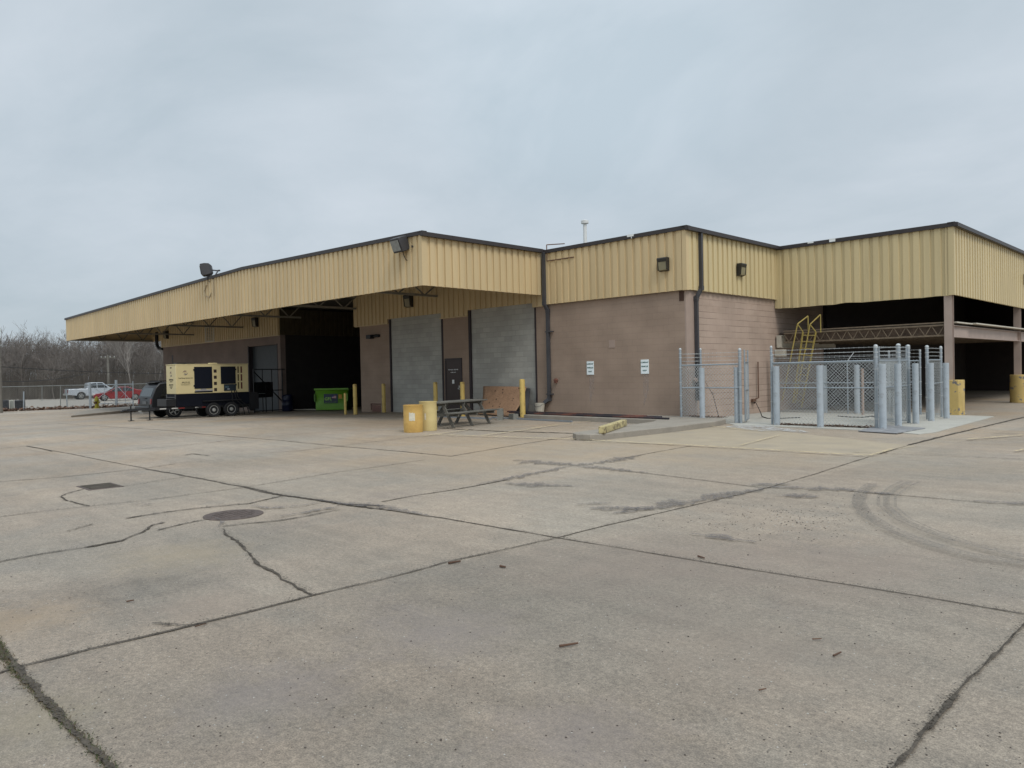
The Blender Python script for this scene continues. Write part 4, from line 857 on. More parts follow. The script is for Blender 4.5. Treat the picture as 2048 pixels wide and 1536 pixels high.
def bay(label, p0, p1, z0=.03, top=1.72, mid=1.03, barbs=(1.83, 1.94, 2.05)):
    t = thing('chain_link_fence', label, 'fence', ((p0[0]+p1[0])/2, (p0[1]+p1[1])/2, 0), 0, fg)
    wiremesh(MB(), p0, p1, z0+.02, top).build('mesh', galm, t, smooth=0, fix=False)
    MB().cyl((*p0, top-.01), (*p1, top-.01), .021, 12).build('top_rail', gal, t)
    if mid: MB().cyl((p0[0], p0[1], mid), (p1[0], p1[1], mid), .018, 12).build('middle_rail', gal, t)
    if barbs:
        mb = MB()
        for z in barbs:
            mb.cyl((*p0, z), (*p1, z), .0035, 4, caps=False); L_ = (Vector(p1)-Vector(p0)).length; q = Vector((*p0, z)); dd = (Vector((*p1, z))-q).normalized(); k = .1
            while k < L_: c = q+dd*k; mb.cyl(c+Vector((0,0,-.02)), c+Vector((0,0,.02)), .0035, 3); mb.cyl(c-Vector((dd.y, -dd.x, .3))*.018, c+Vector((dd.y, -dd.x, .3))*.018, .0035, 3); k += .125
        mb.build('barbed_wire', galm, t, smooth=0, fix=False)
FY = 19.72; SX = -6.86; BY = 25.75
post(-12.50, 19.62, .15, 2.22, .036, 'galvanised post nearest the building corner at the left end of the enclosure', 1)
post(-12.35, 20.52, .15, 2.22, .032, 'galvanised post beside the lower dark downspout', 1)
post(-10.68, 19.86, 0, 2.15, .042, 'thick galvanised post carrying the half-open gate', 1)
post(-9.70, 19.80, 0, 2.18, .032, 'galvanised post on the right of the gate opening, behind a grey bollard', 1)
post(SX-.05, FY, 0, 2.10, .045, 'thick galvanised corner post nearest the camera above the steel plate', 1)
post(SX, 21.2, 0, 2.14, .05, 'very thick galvanised post second from the front corner', 1)
post(SX, 21.95, 0, 2.12, .048, 'thick galvanised post third from the front corner', 1)
post(SX, 23.55, 0, 2.12, .045, 'thick galvanised post left of the last side panel', 1)
post(SX, 24.85, 0, 2.11, .036, 'galvanised end post beside the shed corner column', 1)
post(-12.35, 25.3, 0, 2.06, .03, 'thin galvanised post at the wall in the rear left corner', 1)
post(-8.62, BY, 0, 2.05, .03, 'thin galvanised post of the rear fence behind the bollards', 1)
post(-7.7, BY, 0, 2.05, .03, 'thin galvanised post at the right end of the rear fence', 1)
bay('short fence bay turning back to the building corner', (-12.50, 19.66), (-12.35, 20.5), .17)
bay('fence bay in front of the broken branch left of the gate', (-12.46, 19.63), (-10.72, 19.86), .05)
bay('longest front fence bay with dead leaves along its foot', (-9.67, 19.80), (SX-.1, FY), .05)
bay('side fence bay above the steel plate', (SX, FY+.05), (SX, 21.15))
bay('side fence bay between the two thickest posts', (SX, 21.25), (SX, 21.9))
bay('last side fence bay next to the shed column', (SX, 23.6), (SX, 24.82))
bay('rear fence bay behind the yellow ladder', (-12.32, 25.3), (-8.65, BY), .03)
bay('rear fence bay between the two thin rear posts', (-8.6, BY), (-7.72, BY), .03)
def gate(label, h, ang, L_, posts_up=True):
    t = thing('gate_leaf', label, 'gate', (h[0], h[1], 0), 0, 'open chain-link gate leaves'); q0 = Vector((h[0], h[1])); q1 = q0+Vector((cos(ang), sin(ang)))*L_
    a = Vector((*q0, 0)); b = Vector((*q1, 0)); up = Vector((0,0,1)); fr = MB()
    for p, q in ((a+up*.08, a+up*1.76), (b+up*.08, b+up*1.76), (a+up*.08, b+up*.08), (a+up*1.76, b+up*1.76), (a+up*.95, b+up*.95)): fr.cyl(p, q, .021, 10)
    fr.cyl(a+up*.1, b+up*.93, .009, 6); fr.cyl(b+up*1.74, a+up*.97, .009, 6)
    for p in (a, b): fr.cyl(p+up*1.76, p+up*2.12, .02, 10)
    fr.build('frame', gal, t)
    wiremesh(MB(), tuple(q0), tuple(q1), .1, 1.74).build('mesh', galm, t, smooth=0, fix=False)
    mb = MB()
    for z in (1.87, 1.98, 2.08): mb.cyl(a+up*z, b+up*z, .0035, 4, caps=False)
    mb.build('barbed_wire', galm, t, smooth=0, fix=False)
gate('narrow gate leaf swung inward beside the thick gate post', (-10.60, 19.98), radians(112), .92)
gate('wide gate leaf folded back behind the front corner bollards', (SX-.02, 21.88), radians(142), 1.45)
gate('second gate leaf folded inward close behind the second side post', (SX-.06, 21.25), radians(128), 1.3)
# slanting arm of the rear fence
ap = at(1696, 829); t = thing('fence_post', 'thin galvanised post with a slanted barbed-wire arm', 'fence post', (ap.x, ap.y, 0), 0, 'galvanised posts of the enclosure')
MB().cyl((ap.x, ap.y, 0), (ap.x, ap.y, 1.74), .022, 10).build('tube', gal, t); MB().cyl((ap.x, ap.y, 1.74), (ap.x+.17, ap.y+.12, 2.03), .012, 8).build('arm', galm, t)
ap = at(1726, 831); t = thing('steel_pipe_post', 'dull pink-grey pipe post standing inside the enclosure', 'post', (ap.x, ap.y, 0)); MB().cyl((ap.x, ap.y, 0), (ap.x, ap.y, 1.5), .04, 12).build('tube', beige, t)
# grey-blue guard bollards round the enclosure
gb = 'grey-blue steel bollards guarding the enclosure'
def gboll(px_, py_, lab, z=0, r=.082):
    p = at(px_, py_, z); p += Vector((p.x, p.y, 0)).normalized()*r
    t = thing('guard_bollard', lab, 'bollard', p, 0, gb); h = 1.62-z
    MB().lathe(p, [(r, -.05), (r, h-.004), (r*.93, h)], 24).build('pipe', bluep, t)
gboll(1405, 836, 'grey-blue bollard nearest the downspout at the building corner', .15, .08)
gboll(1475, 847, 'grey-blue bollard left of the half-open gate post', 0, .082)
gboll(1554, 851, 'grey-blue bollard right of the gate opening', 0, .084)
gboll(1641, 856, 'grey-blue bollard in the middle of the long front fence bay')
gboll(1766, 860, 'rust-topped grey-blue bollard standing by the steel plate at the front corner', 0, .086)
gboll(1797, 854.5, 'grey-blue bollard second along the side, with rust stain on top', 0, .083)
gboll(1832, 848.5, 'grey-blue bollard third along the side in front of the side opening', 0, .08)
gboll(1862.6, 843, 'grey-blue bollard fourth along the side', 0, .08)
gboll(1893, 838, 'grey-blue bollard farthest along the side beside the yellow column guard', 0, .08)
gboll(1578.6, 819, 'rear grey-blue bollard seen through the mesh behind the yellow ladder', 0, .085)
gboll(1650, 826.5, 'rear grey-blue bollard half hidden behind the middle front bollard', 0, .085)
gboll(1714.5, 828, 'rear grey-blue bollard right of the slanted-arm post', 0, .09)
# steel plate, leaves, branch, hoses
def slab_on(name, pts, th, m, lab, cat):
    P = [at(*p, 0) for p in pts]; c = sum(P, Vector())/len(P)
    o = MB().prism([(p.x, p.y) for p in P], .014, .014+th).build(name, m, bevel=.004); return tag(o, lab, cat)
slab_on('steel_plate', [(1716, 864), (1793, 869), (1851, 858.5), (1763, 852)], .022, mat('grey_plate', (.20, .20, .205), .6, var=.25, vscale=3, fine=.15, dirt=(.4, .4, .4), dscale=4, dpos=(.5, .65), damt=.5), 'flat grey steel plate lying at the front corner of the enclosure', 'steel plate')
rl = random.Random(5)
def litter(name, n_, gen, s0, s1, m, lab, cat):
    mb = MB()
    for _ in range(n_):
        x, y, z = gen(); a = rl.uniform(0, 6.28); s = rl.uniform(s0, s1); t_ = rl.uniform(-.7, .7)
        u = Vector((cos(a), sin(a), t_*.6))*s; v = Vector((-sin(a), cos(a), rl.uniform(-.5, .5)))*s*.5; c = Vector((x, y, z))
        mb.add([c-u, c-v+Vector((0,0,s*.25)), c+u, c+v], [(0,1,2,3)])
    return tag(mb.build(name, m, smooth=0, fix=False), lab, cat, kind='stuff')
litter('leaf_litter', 1500, lambda: (rl.uniform(-9.55, -6.95), FY+.10+rl.gauss(0, .06), .015+abs(rl.gauss(0, .022))), .012, .035, litM, 'dry brown leaves drifted along the foot of the long front fence bay', 'leaf litter')
litter('weeds_and_dirt', 500, lambda: (rl.uniform(-12.4, -11.2), 19.95+rl.gauss(0, .09), .15+abs(rl.gauss(0, .02))), .01, .03, litM, 'dark dirt and dead weeds behind the first fence bay', 'dirt')
br = thing('dead_branch', 'bare broken branch leaning inside the first fence bay', 'branch', (-11.2, 20.3, .1))
e0, e1, e2, e3 = ony(1496, 834, 20.1), ony(1478, 790, 20.25), ony(1466, 772, 20.3), ony(1411, 764, 20.5)
mb = MB().cyl(ony(1438, 836, 20.1), ony(1426, 790, 20.3), .014, 6, .012).cyl(ony(1426, 790, 20.3), ony(1411, 764, 20.4), .012, 6, .006).cyl(ony(1424, 784, 20.3), ony(1431, 789, 20.25), .007, 5, .003)
mb.build('stick', mat('dead_wood', (.12, .09, .07), .9), br)
def hose(pts, lab):
    mb = MB(); mb.tube(pts, .013, 6); tag(mb.build('hose', rubber), lab, 'hose')
hose([onx(1506, 803, -12.5), onx(1512, 806, -12.45), at(1520, 822, .3), at(1524, 833, .03), at(1535, 836.5, .03), at(1560, 836.5, .03), at(1600, 835, .03)], 'thin black cable looping down the wall onto the pad behind the gate')
hose([at(1676, 832, .03), at(1700, 834, .03), at(1725, 834.5, .03), at(1745, 832, .03), at(1760, 838, .03)], 'black cable lying on the pad behind the long front bay')

# yellow ship ladder
ld = thing('ladder', 'yellow steel ship ladder with handrails leading onto the shed mezzanine', 'ladder', (-12.0, 26.0, 0))
yl = mat('ladder_yellow', (.34, .26, .07), .5, var=.15, dirt=(.2, .13, .05), dscale=6, dpos=(.6, .75), damt=.5)
yN, yF_ = 25.86, 26.05
F1, F2 = ony(1603, 814, 25.9), ony(1632, 664, 25.9); N1, N2 = ony(1586, 806, 25.7), ony(1606, 664, 25.7)
F1.z = max(F1.z, .02); 
for a, b in ((F1, F2), (N1, N2)): MB().bar(a, b, .05, .03).build('stringer', yl, ld)
for k in range(11):
    q = (k+.7)/11.2; MB().bar(N1.lerp(N2, q), F1.lerp(F2, q), .09, .02).build('tread', yl, ld)
H1a, H1b = ony(1564, 803, 25.55), ony(1595, 648, 25.55); H2a, H2b = ony(1590, 806, 25.75), ony(1620, 649, 25.75)
for a, b, k1, k2 in ((H1a, H1b, ony(1616, 632, 25.8), N2), (H2a, H2b, ony(1641, 629, 25.95), F2)):
    MB().tube([a, b, k1], .022, 8).cyl(b, k2, .018, 8).cyl(k1, k1-Vector((0, 0, .62)), .018, 8).build('handrail', yl, ld)

# ------------------------------------------------------------------ green dumpster
gm = mat('dumpster_green', (.125, .30, .02), .45, var=.08, vscale=2, dirt=(.06, .14, .02), dscale=3, dpos=(.6, .8), damt=.5)
dp0 = at(632, 822.5); dp1 = dp0+Vector((RT.x, RT.y, 0)).normalized()*(.0405*(dp0-EYE).dot(FW)); dv = (dp1-dp0); dv.z = 0; DL = dv.length; ang = math.atan2(dv.y, dv.x)
DZ = dp0.z
dt = thing('dumpster', 'bright green front-load dumpster in the mouth of the dark loading bay', 'dumpster', (dp0.x, dp0.y, (dp0.z+dp1.z)/2), ang)
DH = 1.12; 
mb = MB(); mb.add([(0, 0, .06), (DL, 0, .06), (DL, 1.2, .06), (0, 1.2, .06), (-.0, -.05, DH), (DL+.1, -.05, DH), (DL+.1, 1.3, DH*.9), (-.0, 1.3, DH*.9)], [(0,3,2,1),(0,1,5,4),(1,2,6,5),(2,3,7,6),(3,0,4,7)])
mb.add([(0, .03, .07), (DL, .03, .07), (DL, 1.17, .07), (0, 1.17, .07)], [(0,1,2,3)])
o = mb.build('bin', gm, dt, world=False, fix=False); sl = o.modifiers.new('t', 'SOLIDIFY'); sl.thickness = .02
MB().box(-.05, DL+.15, -.10, -.03, DH-.04, DH+.05).box(-.05, .0, -.03, 1.3, DH-.06, DH+.04).box(DL+.1, DL+.15, -.03, 1.3, DH-.06, DH+.04).build('rim', gm, dt, world=False, bevel=.006)
MB().box(0, DL+.1, 0, 1.3, DH-.01, DH+.02).build('lid', blk, dt, world=False, fn=lambda p: Vector((p.x, p.y, p.z-.1*p.y)))
MB().box(-.05, .02, -.14, -.03, .5, .9).build('fork_pocket', mat('pocket_green', (.06, .15, .015), .5), dt, world=False); MB().box(DL+.04, DL+.11, -.14, -.03, .5, .9).build('fork_pocket', gm, dt, world=False)
MB().box(.05, DL, -.045, -.03, .60, .63).build('rib', gm, dt, world=False)
dec = MB().box(DL*.28, DL*.73, -.062, -.045, .40, .88).build('decal', mat('decal_navy', (.012, .03, .05), .4, var=0), dt, world=False)
def ltext(s, sz, m, par, x, y, z, bold=0):
    ob = text('lettering', s, sz, m, None, (x, y, z), (1,0,0), (0,0,1), bold=bold); ob.parent = par; return ob
ltext('GFL', .22, mat('decal_green', (.30, .55, .08), .5, var=0), dec, DL*.42, -.066, .62, .004)
ltext('GREEN TODAY GREEN TOMORROW', .035, MATS['decal_green'], dec, DL*.5, -.066, .455, 0)
fl_ = MB()
for k in range(7): fl_.cur = k % 2; fl_.add([(DL*.54, -.066, .66+k*.02), (DL*.68, -.066, .64+k*.02), (DL*.68, -.066, .66+k*.02), (DL*.54, -.066, .68+k*.02)], [(0,1,2,3)])
fl_.cur = 2; fl_.add([(DL*.54, -.068, .73), (DL*.60, -.068, .722), (DL*.60, -.068, .80), (DL*.54, -.068, .81)], [(0,1,2,3)])
fl_.build('flag', [mat('flag_red', (.30, .03, .03), .6, var=0), mat('flag_white', (.6, .6, .6), .6, var=0), mat('flag_blue', (.03, .04, .16), .6, var=0)], dec, world=False, fix=False)
MB().box(DL*.76, DL*.87, -.052, -.045, .63, .84).build('warning_sticker', mat('sticker_orange', (.5, .25, .02), .5, var=0), dt, world=False)
# debris left of the dumpster
c = at(600, 821); t = thing('timber_scrap', 'pale splintered board on the ground left of the green dumpster', 'scrap', c)
MB().bar(c+Vector((-.6, -.3, .06)), c+Vector((.9, .5, .05)), .12, .05).bar(c+Vector((-.7, -.1, .08)), c+Vector((-.2, -.5, .12)), .14, .08).build('boards', cream, t)
c = at(591, 818); t = thing('dolly', 'small dark cart parked against the bay side wall', 'cart', c)
MB().box(c.x-.25, c.x+.25, c.y-.2, c.y+.2, c.z+.12, c.z+.2).bar(c+Vector((-.2, 0, .2)), c+Vector((-.3, .1, .75)), .05).build('frame', blk, t); 
for s_ in (-1, 1): MB().cyl(c+Vector((s_*.2, -.25, .08)), c+Vector((s_*.2, -.2, .08)), .08, 12).build('wheel', rubber, t)
# steel rack by the roll-up door and the blue barrel
rk = thing('steel_rack', 'tall open black steel frame with diagonal brace beside the generator', 'rack', at(520, 822))
A_ = at(500, 826); B_ = at(566, 822); A_ += Vector((.1, .2, 0)); up = Vector((0,0,1)); H_ = 2.28
mb = MB()
m0 = A_.lerp(B_, .4); m1 = A_.lerp(B_, .62)
for p, q in ((A_, A_+up*H_), (B_, B_+up*H_), (A_+up*H_, B_+up*H_), (m1, m1+up*H_), (m0+up*1.15, B_+up*1.15), (m0, m0+up*1.45), (A_+up*(H_-.1), B_+up*.5), (A_+up*.08, B_+up*.08)): mb.bar(p, q, .045)
bk2 = Vector((-.55, .75, 0))
for p, q in ((B_+bk2, B_+bk2+up*H_), (B_+bk2+up*H_, B_+up*H_), (A_+bk2+up*H_, A_+up*H_), (A_+bk2+up*H_, B_+bk2+up*H_), (A_+bk2, A_+bk2+up*H_)): mb.bar(p, q, .045)
mb.build('frame', blk, rk)
MB().prism([(p.x, p.y) for p in (A_+Vector((0,0,0)), A_.lerp(m0, .95), A_.lerp(m0, .95)+bk2, A_+bk2)], .55, 1.38).build('tank', blk, rk, bevel=.02); MB().bar(A_+up*1.0+Vector((.05,-.05,0)), m0+up*1.0+Vector((.05,-.05,0)), .03).build('handle_bar', gal, rk)
c = at(563, 823)+Vector((.1, .3, 0)); t = thing('barrel', 'dark blue plastic barrel standing at the corner of the loading bay', 'barrel', c)
MB().lathe(c, [(.25, 0), (.29, .08), (.29, .3), (.30, .32), (.29, .34), (.29, .6), (.30, .62), (.29, .64), (.28, .84), (.2, .9), (.18, .88)], 24).build('drum', mat('drum_blue', (.006, .009, .03), .4, var=.1), t)

# ------------------------------------------------------------------ generator trailer (local frame: x to the right side, y along the body)
GX, GY0, GY1 = -34.75, 13.2, 16.62; GZ = -.18
gt = thing('generator_trailer', 'tan towable generator on a black tandem-axle trailer under the canopy', 'generator trailer', (GX-.55, 14.9, GZ))
cre = mat('generator_tan', (.60, .50, .27), .4, var=.04, vscale=2, dirt=(.35, .28, .16), dscale=3, dpos=(.6, .8), damt=.3)
X1, X0 = GX, GX-1.15
body = MB().box(X0, X1, GY0, GY1, .94, 2.26).build('enclosure', cre, gt, bevel=.02)
MB().box(X0-.015, X1+.012, GY0-.012, GY1+.012, 2.262, 2.30).build('roof_lip', cre, gt, bevel=.008)
MB().box(X0-.0, X1-.12, GY0+.55, GY0+.9, 2.30, 2.36).cyl((GX-.6, GY0+.1, 2.3), (GX-.6, GY0+.1, 2.72), .025, 8).box(X0+.3, X1-.35, GY0+.2, GY0+.6, 2.3, 2.37).build('exhaust', blk, gt)
MB().box(X1-.25, X1-.03, 14.78, 15.12, 2.30, 2.35).build('lifting_eye', cre, gt)
def panel(name, y0, y1, z0, z1, m, t=.006, x=X1, par=body, **k): return MB().box(x+.001, x+t, y0, y1, z0, z1).build(name, m, par, **k)
nav = mat('door_navy', (.003, .005, .012), .35, var=.1)
panel('side_door', 14.02, 14.85, 1.16, 2.17, nav, .02, bevel=.004); 
MB().box(X1, X1+.05, 14.05, 14.86, 1.05, 1.11).box(X1, X1+.055, 14.3, 14.55, 1.11, 1.15).build('door_sill', mat('grey_tray', (.28, .27, .27), .5), gt)
panel('slot', 14.02, 14.85, .98, 1.05, blk, .008)
panel('side_door', 15.26, 15.98, 1.35, 2.17, nav, .02, bevel=.004)
cpn = panel('control_panel', 15.40, 15.98, 1.02, 1.33, mat('panel_dark', (.02, .03, .04), .3, var=.1), .02)
for z in (1.17, 1.22):
    for k in range(4): MB().box(X1+.021, X1+.026, 15.46+k*.045, 15.49+k*.045, z, z+.03).build('gauge', mat('gauge_blue', (.12, .2, .25), .4), cpn)
MB().box(X1+.021, X1+.026, 15.56, 15.66, 1.08, 1.13).build('screen', mat('gauge_pale', (.4, .42, .45), .4), cpn)
for k in range(4): panel('vent_window', 14.93, 15.07, 1.02+k*.29, 1.17+k*.29, mat('vent_dark', (.025, .012, .012), .6), .004)
for z0, z1 in ((1.10, 1.42), (1.48, 1.80), (1.86, 2.17)):
    panel('lamp_slot', 16.08, 16.15, z0, z1, mat('slot_shadow', (.10, .075, .03), .6), .004); panel('lamp_slot', 16.23, 16.31, z0, z1, mat('slot_red', (.10, .025, .02), .5), .004)
for y in (14.0, 15.99):
    for z in (1.3, 2.03): MB().box(X1+.0, X1+.035, y-.02, y+.02, z-.04, z+.04).build('hinge', blk, gt)
tx = mat('vinyl_black', (.02, .018, .016), .5, var=0); txr = mat('vinyl_maroon', (.10, .03, .07), .5, var=0); txb = mat('vinyl_navy', (.03, .035, .11), .5, var=0)
def gtx(s, sz, y, z, side=1, bold=0, m=tx):
    if side: text('lettering', s, sz, m, body, (X1+.004, y, z), (0,1,0), (0,0,1), bold=bold)
    else: text('lettering', s, sz, m, body, (y, GY0-.004, z), (1,0,0), (0,0,1), bold=bold)
gtx('Total Energy Systems LLC', .062, 13.63, 1.66, 1, .0012); gtx('(888) 548-1400', .058, 13.64, 1.47, 1, .001); gtx('SALES - RENTALS - SERVICE', .036, 13.62, 1.40); gtx('www.totalenergysystems.com', .032, 13.62, 1.35)
xc = GX-.57
gtx('9628', .085, xc, 2.14, 0, .002); gtx('Total Energy', .10, xc, 1.60, 0, .003); gtx('Systems LLC', .06, xc, 1.51, 0); gtx('(888) 548-1400', .075, xc, 1.36, 0, .002); gtx('SALES RENTALS', .05, xc, 1.27, 0); gtx('SERVICE', .05, xc, 1.21, 0)
def swirl(cu, cv, r, plane):
    mb = MB()
    for s_ in (0, pi):
        mb.cur = 0 if s_ == 0 else 1
        for k, (r0, r1) in enumerate(((.35, .62), (.75, 1.0))):
            pts = []
            for i in range(13): a = s_+.3+k*.5+i/12*2.4; pts.append((cos(a)*r*r1, sin(a)*r*r1))
            for i in range(12, -1, -1): a = s_+.3+k*.5+i/12*2.4; rr = r*(r0+(r1-r0)*(.9*abs(i/12-.5)*1.6)); pts.append((cos(a)*rr, sin(a)*rr))
            for i in range(12):
                q = [pts[i], pts[i+1], pts[24-i], pts[25-i]]
                mb.add([((X1+.004, cu+u, cv+v) if plane else (cu+u, GY0-.004, cv+v)) for u, v in q], [(0,1,2,3)])
    mb.build('logo', [txr, txb], body, fix=False)
swirl(13.62, 1.90, .105, 1); swirl(xc, 1.85, .12, 0)
# base, frame, tongue
MB().box(X0+.0, X1-.0, GY0-.0, GY1+.02, .36, .935).build('fuel_base', mat('base_black', (.005, .006, .011), .6, var=.2, spec=.15), gt, bevel=.01)
MB().box(X0+.1, X0+.18, GY0-.9, GY1+.1, .26, .355).box(X1-.14, X1-.06, GY0-.9, GY1+.1, .26, .355).build('chassis', blk, gt)
MB().bar((X0+.14, GY0-.9, .3), (GX-.57, GY0-1.9, .3), .07, .09).bar((X1-.1, GY0-.9, .3), (GX-.57, GY0-1.9, .3), .07, .09).build('tongue', blk, gt)
MB().box(X0+.05, X1-.0, GY0-.45, GY0-.02, .40, .72).build('battery_box', blk, gt, bevel=.01)
MB().bar((X0+.05, GY0-.02, .72), (X0+.05, GY0-.02, .93), .04).bar((X1-.05, GY0-.03, .36), (X1-.05, GY0-.03, .93), .04).bar((X0+.05, GY0-.03, .79), (X1-.05, GY0-.03, .79), .04).build('step_frame', mat('dark_grey_metal', (.07, .07, .075), .5), gt)
for k, (y, m_) in enumerate(((GY0-.72, 'w'), (GY0-.2, 'w'), (GY0+.1, 'r'), (GY0+.85, 'w'), (GY0+1.05, 'r'))): MB().box(X1-.059, X1-.052, y, y+.28, .285, .33).build('reflector', mat('tape_'+m_, (.55, .53, .5) if m_ == 'w' else (.28, .03, .025), .4, var=0), gt)
for (jx, jy) in ((GX-.35, GY0-1.05), (GX-.6, GY0-1.75)): MB().cyl((jx, jy, GZ+.02), (jx, jy, .5), .03, 8).box(jx-.12, jx+.12, jy-.1, jy+.1, GZ, GZ+.02).build('jack', blk, gt)
MB().cyl((GX-.57, GY0-1.95, .3), (GX-.57, GY0-2.1, .28), .05, 10).lathe((GX-.57, GY0-2.12, .26), [(.05, -.03), (.075, 0), (.05, .03)], 12).build('hitch', blk, gt)
def wheel(parent, c, r, w_, rim=steelR, axis='x', holes=8, side=1):
    c = Vector(c); n3 = 28
    ax = Vector((1, 0, 0)) if axis == 'x' else Vector((0, 1, 0))
    rb = r*.62
    tyre_ = MB().lathe(c, [(rb, -w_/2+.02), (r*.93, -w_/2), (r, -w_/2+.03), (r, w_/2-.03), (r*.93, w_/2), (rb, w_/2-.02)], n3, axis).build('tyre', rubber, parent)
    mb = MB(); s_ = side*w_/2
    mb.lathe(c, sorted([(rb, s_-side*.015), (rb*.93, s_-side*.005), (rb*.85, s_-side*.05), (rb*.45, s_-side*.03), (rb*.3, s_+side*.01)], key=lambda q: q[1]) if False else [(rb, s_-side*.10), (rb, s_-side*.012), (rb*.92, s_-side*.012), (rb*.86, s_-side*.06), (rb*.42, s_-side*.035), (rb*.36, s_+side*.012), (rb*.08, s_+side*.02)], n3, axis)
    ri = mb.build('rim', rim, tyre_)
    hb_ = MB()
    for k in range(holes):
        a = 2*pi*k/holes; off = Vector((0, cos(a), sin(a)))*rb*.64 if axis == 'x' else Vector((cos(a), 0, sin(a)))*rb*.64
        hb_.cyl(c+off+ax*(s_-side*.047), c+off+ax*(s_-side*.03), rb*.13, 8)
    hb_.build('rim_holes', blk, tyre_)
    return tyre_
for y in (14.87, 15.71): wheel(gt, (X1-.02, y, GZ+.335), .335, .2, side=1); wheel(gt, (X0+.02, y, GZ+.335), .335, .2, side=-1, holes=0)
MB().prism([(X1-.13, 14.35), (X1+.1, 14.35), (X1+.1, 16.2), (X1-.13, 16.2)], .56, .60).bar((X1-.02, 14.35, .58), (X1-.02, 14.2, .30), .24, .03, up=(1,0,0)).bar((X1-.02, 16.2, .58), (X1-.02, 16.32, .34), .24, .03, up=(1,0,0)).build('fender', blk, gt)
cb_ = MB()
for k, y in enumerate((15.75, 15.9, 16.0)): cb_.tube([(X1+.02, y, 1.02), (X1+.06, y+.03, .75), (X1+.08, y+.08*k, .55), (X1+.1, y+.25+.1*k, .3), (X1+.05, y+.35+.12*k, -.12)], .02, 6)
cb_.build('power_cables', rubber, gt)
MB().box(X1-.15, X1+.0, GY1+.02, GY1+.5, .1, .9).build('cable_box', blk, gt)

# ------------------------------------------------------------------ vehicles
def arch(poly_pts, cx, r, z0, n=9):
    """points of a wheel arch from right to left seen with y increasing"""
    return [(cx + r*cos(pi*i/n), z0 + r*sin(pi*i/n)) for i in range(n+1)]
def hull(mb, prof, hw, belt, tum, nose=None):
    """side profile (y,z) extruded across the width; sides lean in above the belt"""
    n = len(prof); rows = []
    xs = [-1, -.94, .94, 1]
    def X(u, y, z):
        ww = hw*(1-tum*max(0, z-belt)) * (1 if nose is None else nose(y))
        return u*ww
    vs = []
    for u in xs:
        for y, z in prof:
            dz = -.02 if abs(u) == 1 else 0
            vs.append((X(u, y, z), y, z + (dz if z > belt else 0)))
    fs = [tuple(range(n-1, -1, -1)), tuple(range(3*n, 4*n))]
    for k in range(3):
        for i in range(n): fs.append((k*n+i, k*n+(i+1) % n, (k+1)*n+(i+1) % n, (k+1)*n+i))
    mb.add(vs, fs)
def pane(parent, name, pts, hw, belt, tum, side, m, nose=None, off=.006):
    vs = []
    for y, z in pts:
        ww = hw*(1-tum*max(0, z-belt))*(1 if nose is None else nose(y)); vs.append((side*(ww+off), y, z))
    n = len(vs); vs += [(x-side*.02, y, z) for x, y, z in vs]
    MB().add(vs, [tuple(range(n)), tuple(range(2*n-1, n-1, -1))]+[(i, i+n, (i+1) % n+n, (i+1) % n) for i in range(n)]).build(name, m, parent, world=False)
def cross(parent, name, a, b, hw0, hw1, m, off):
    """glass across the car between two (y,z) points"""
    (y0, z0), (y1, z1) = a, b; o = Vector(off)
    vs = [Vector((-hw0, y0, z0))+o, Vector((hw0, y0, z0))+o, Vector((hw1, y1, z1))+o, Vector((-hw1, y1, z1))+o]
    vs += [v-o*3 for v in vs]
    MB().add(vs, [(0,1,2,3),(7,6,5,4),(0,4,5,1),(1,5,6,2),(2,6,7,3),(3,7,4,0)]).build(name, m, parent, world=False)
def car_wheels(t, hw, ys, r, rim):
    for y in ys:
        for s_ in (-1, 1):
            c = Vector((s_*(hw-.12), y, r)); w_ = .22
            tb = MB().lathe(c, [(r*.66, -w_/2+.02), (r*.94, -w_/2), (r, -w_/2+.03), (r, w_/2-.03), (r*.94, w_/2), (r*.66, w_/2-.02)], 28, 'x').build('wheel', rubber, t, world=False)
            mb = MB().lathe(c, [(r*.66, s_*(w_/2-.09)), (r*.66, s_*(w_/2-.02)), (r*.60, s_*(w_/2-.012)), (r*.56, s_*(w_/2-.07)), (r*.1, s_*(w_/2-.07))], 24, 'x')
            for k in range(5):
                a = 2*pi*k/5; e_ = Vector((0, cos(a), sin(a))); mb.bar(c+Vector((s_*(w_/2-.03), 0, 0))+e_*r*.1, c+Vector((s_*(w_/2-.03), 0, 0))+e_*r*.58, r*.18, .03, up=(1, 0, 0))
            ob = mb.build('rim', rim, tb, world=False)
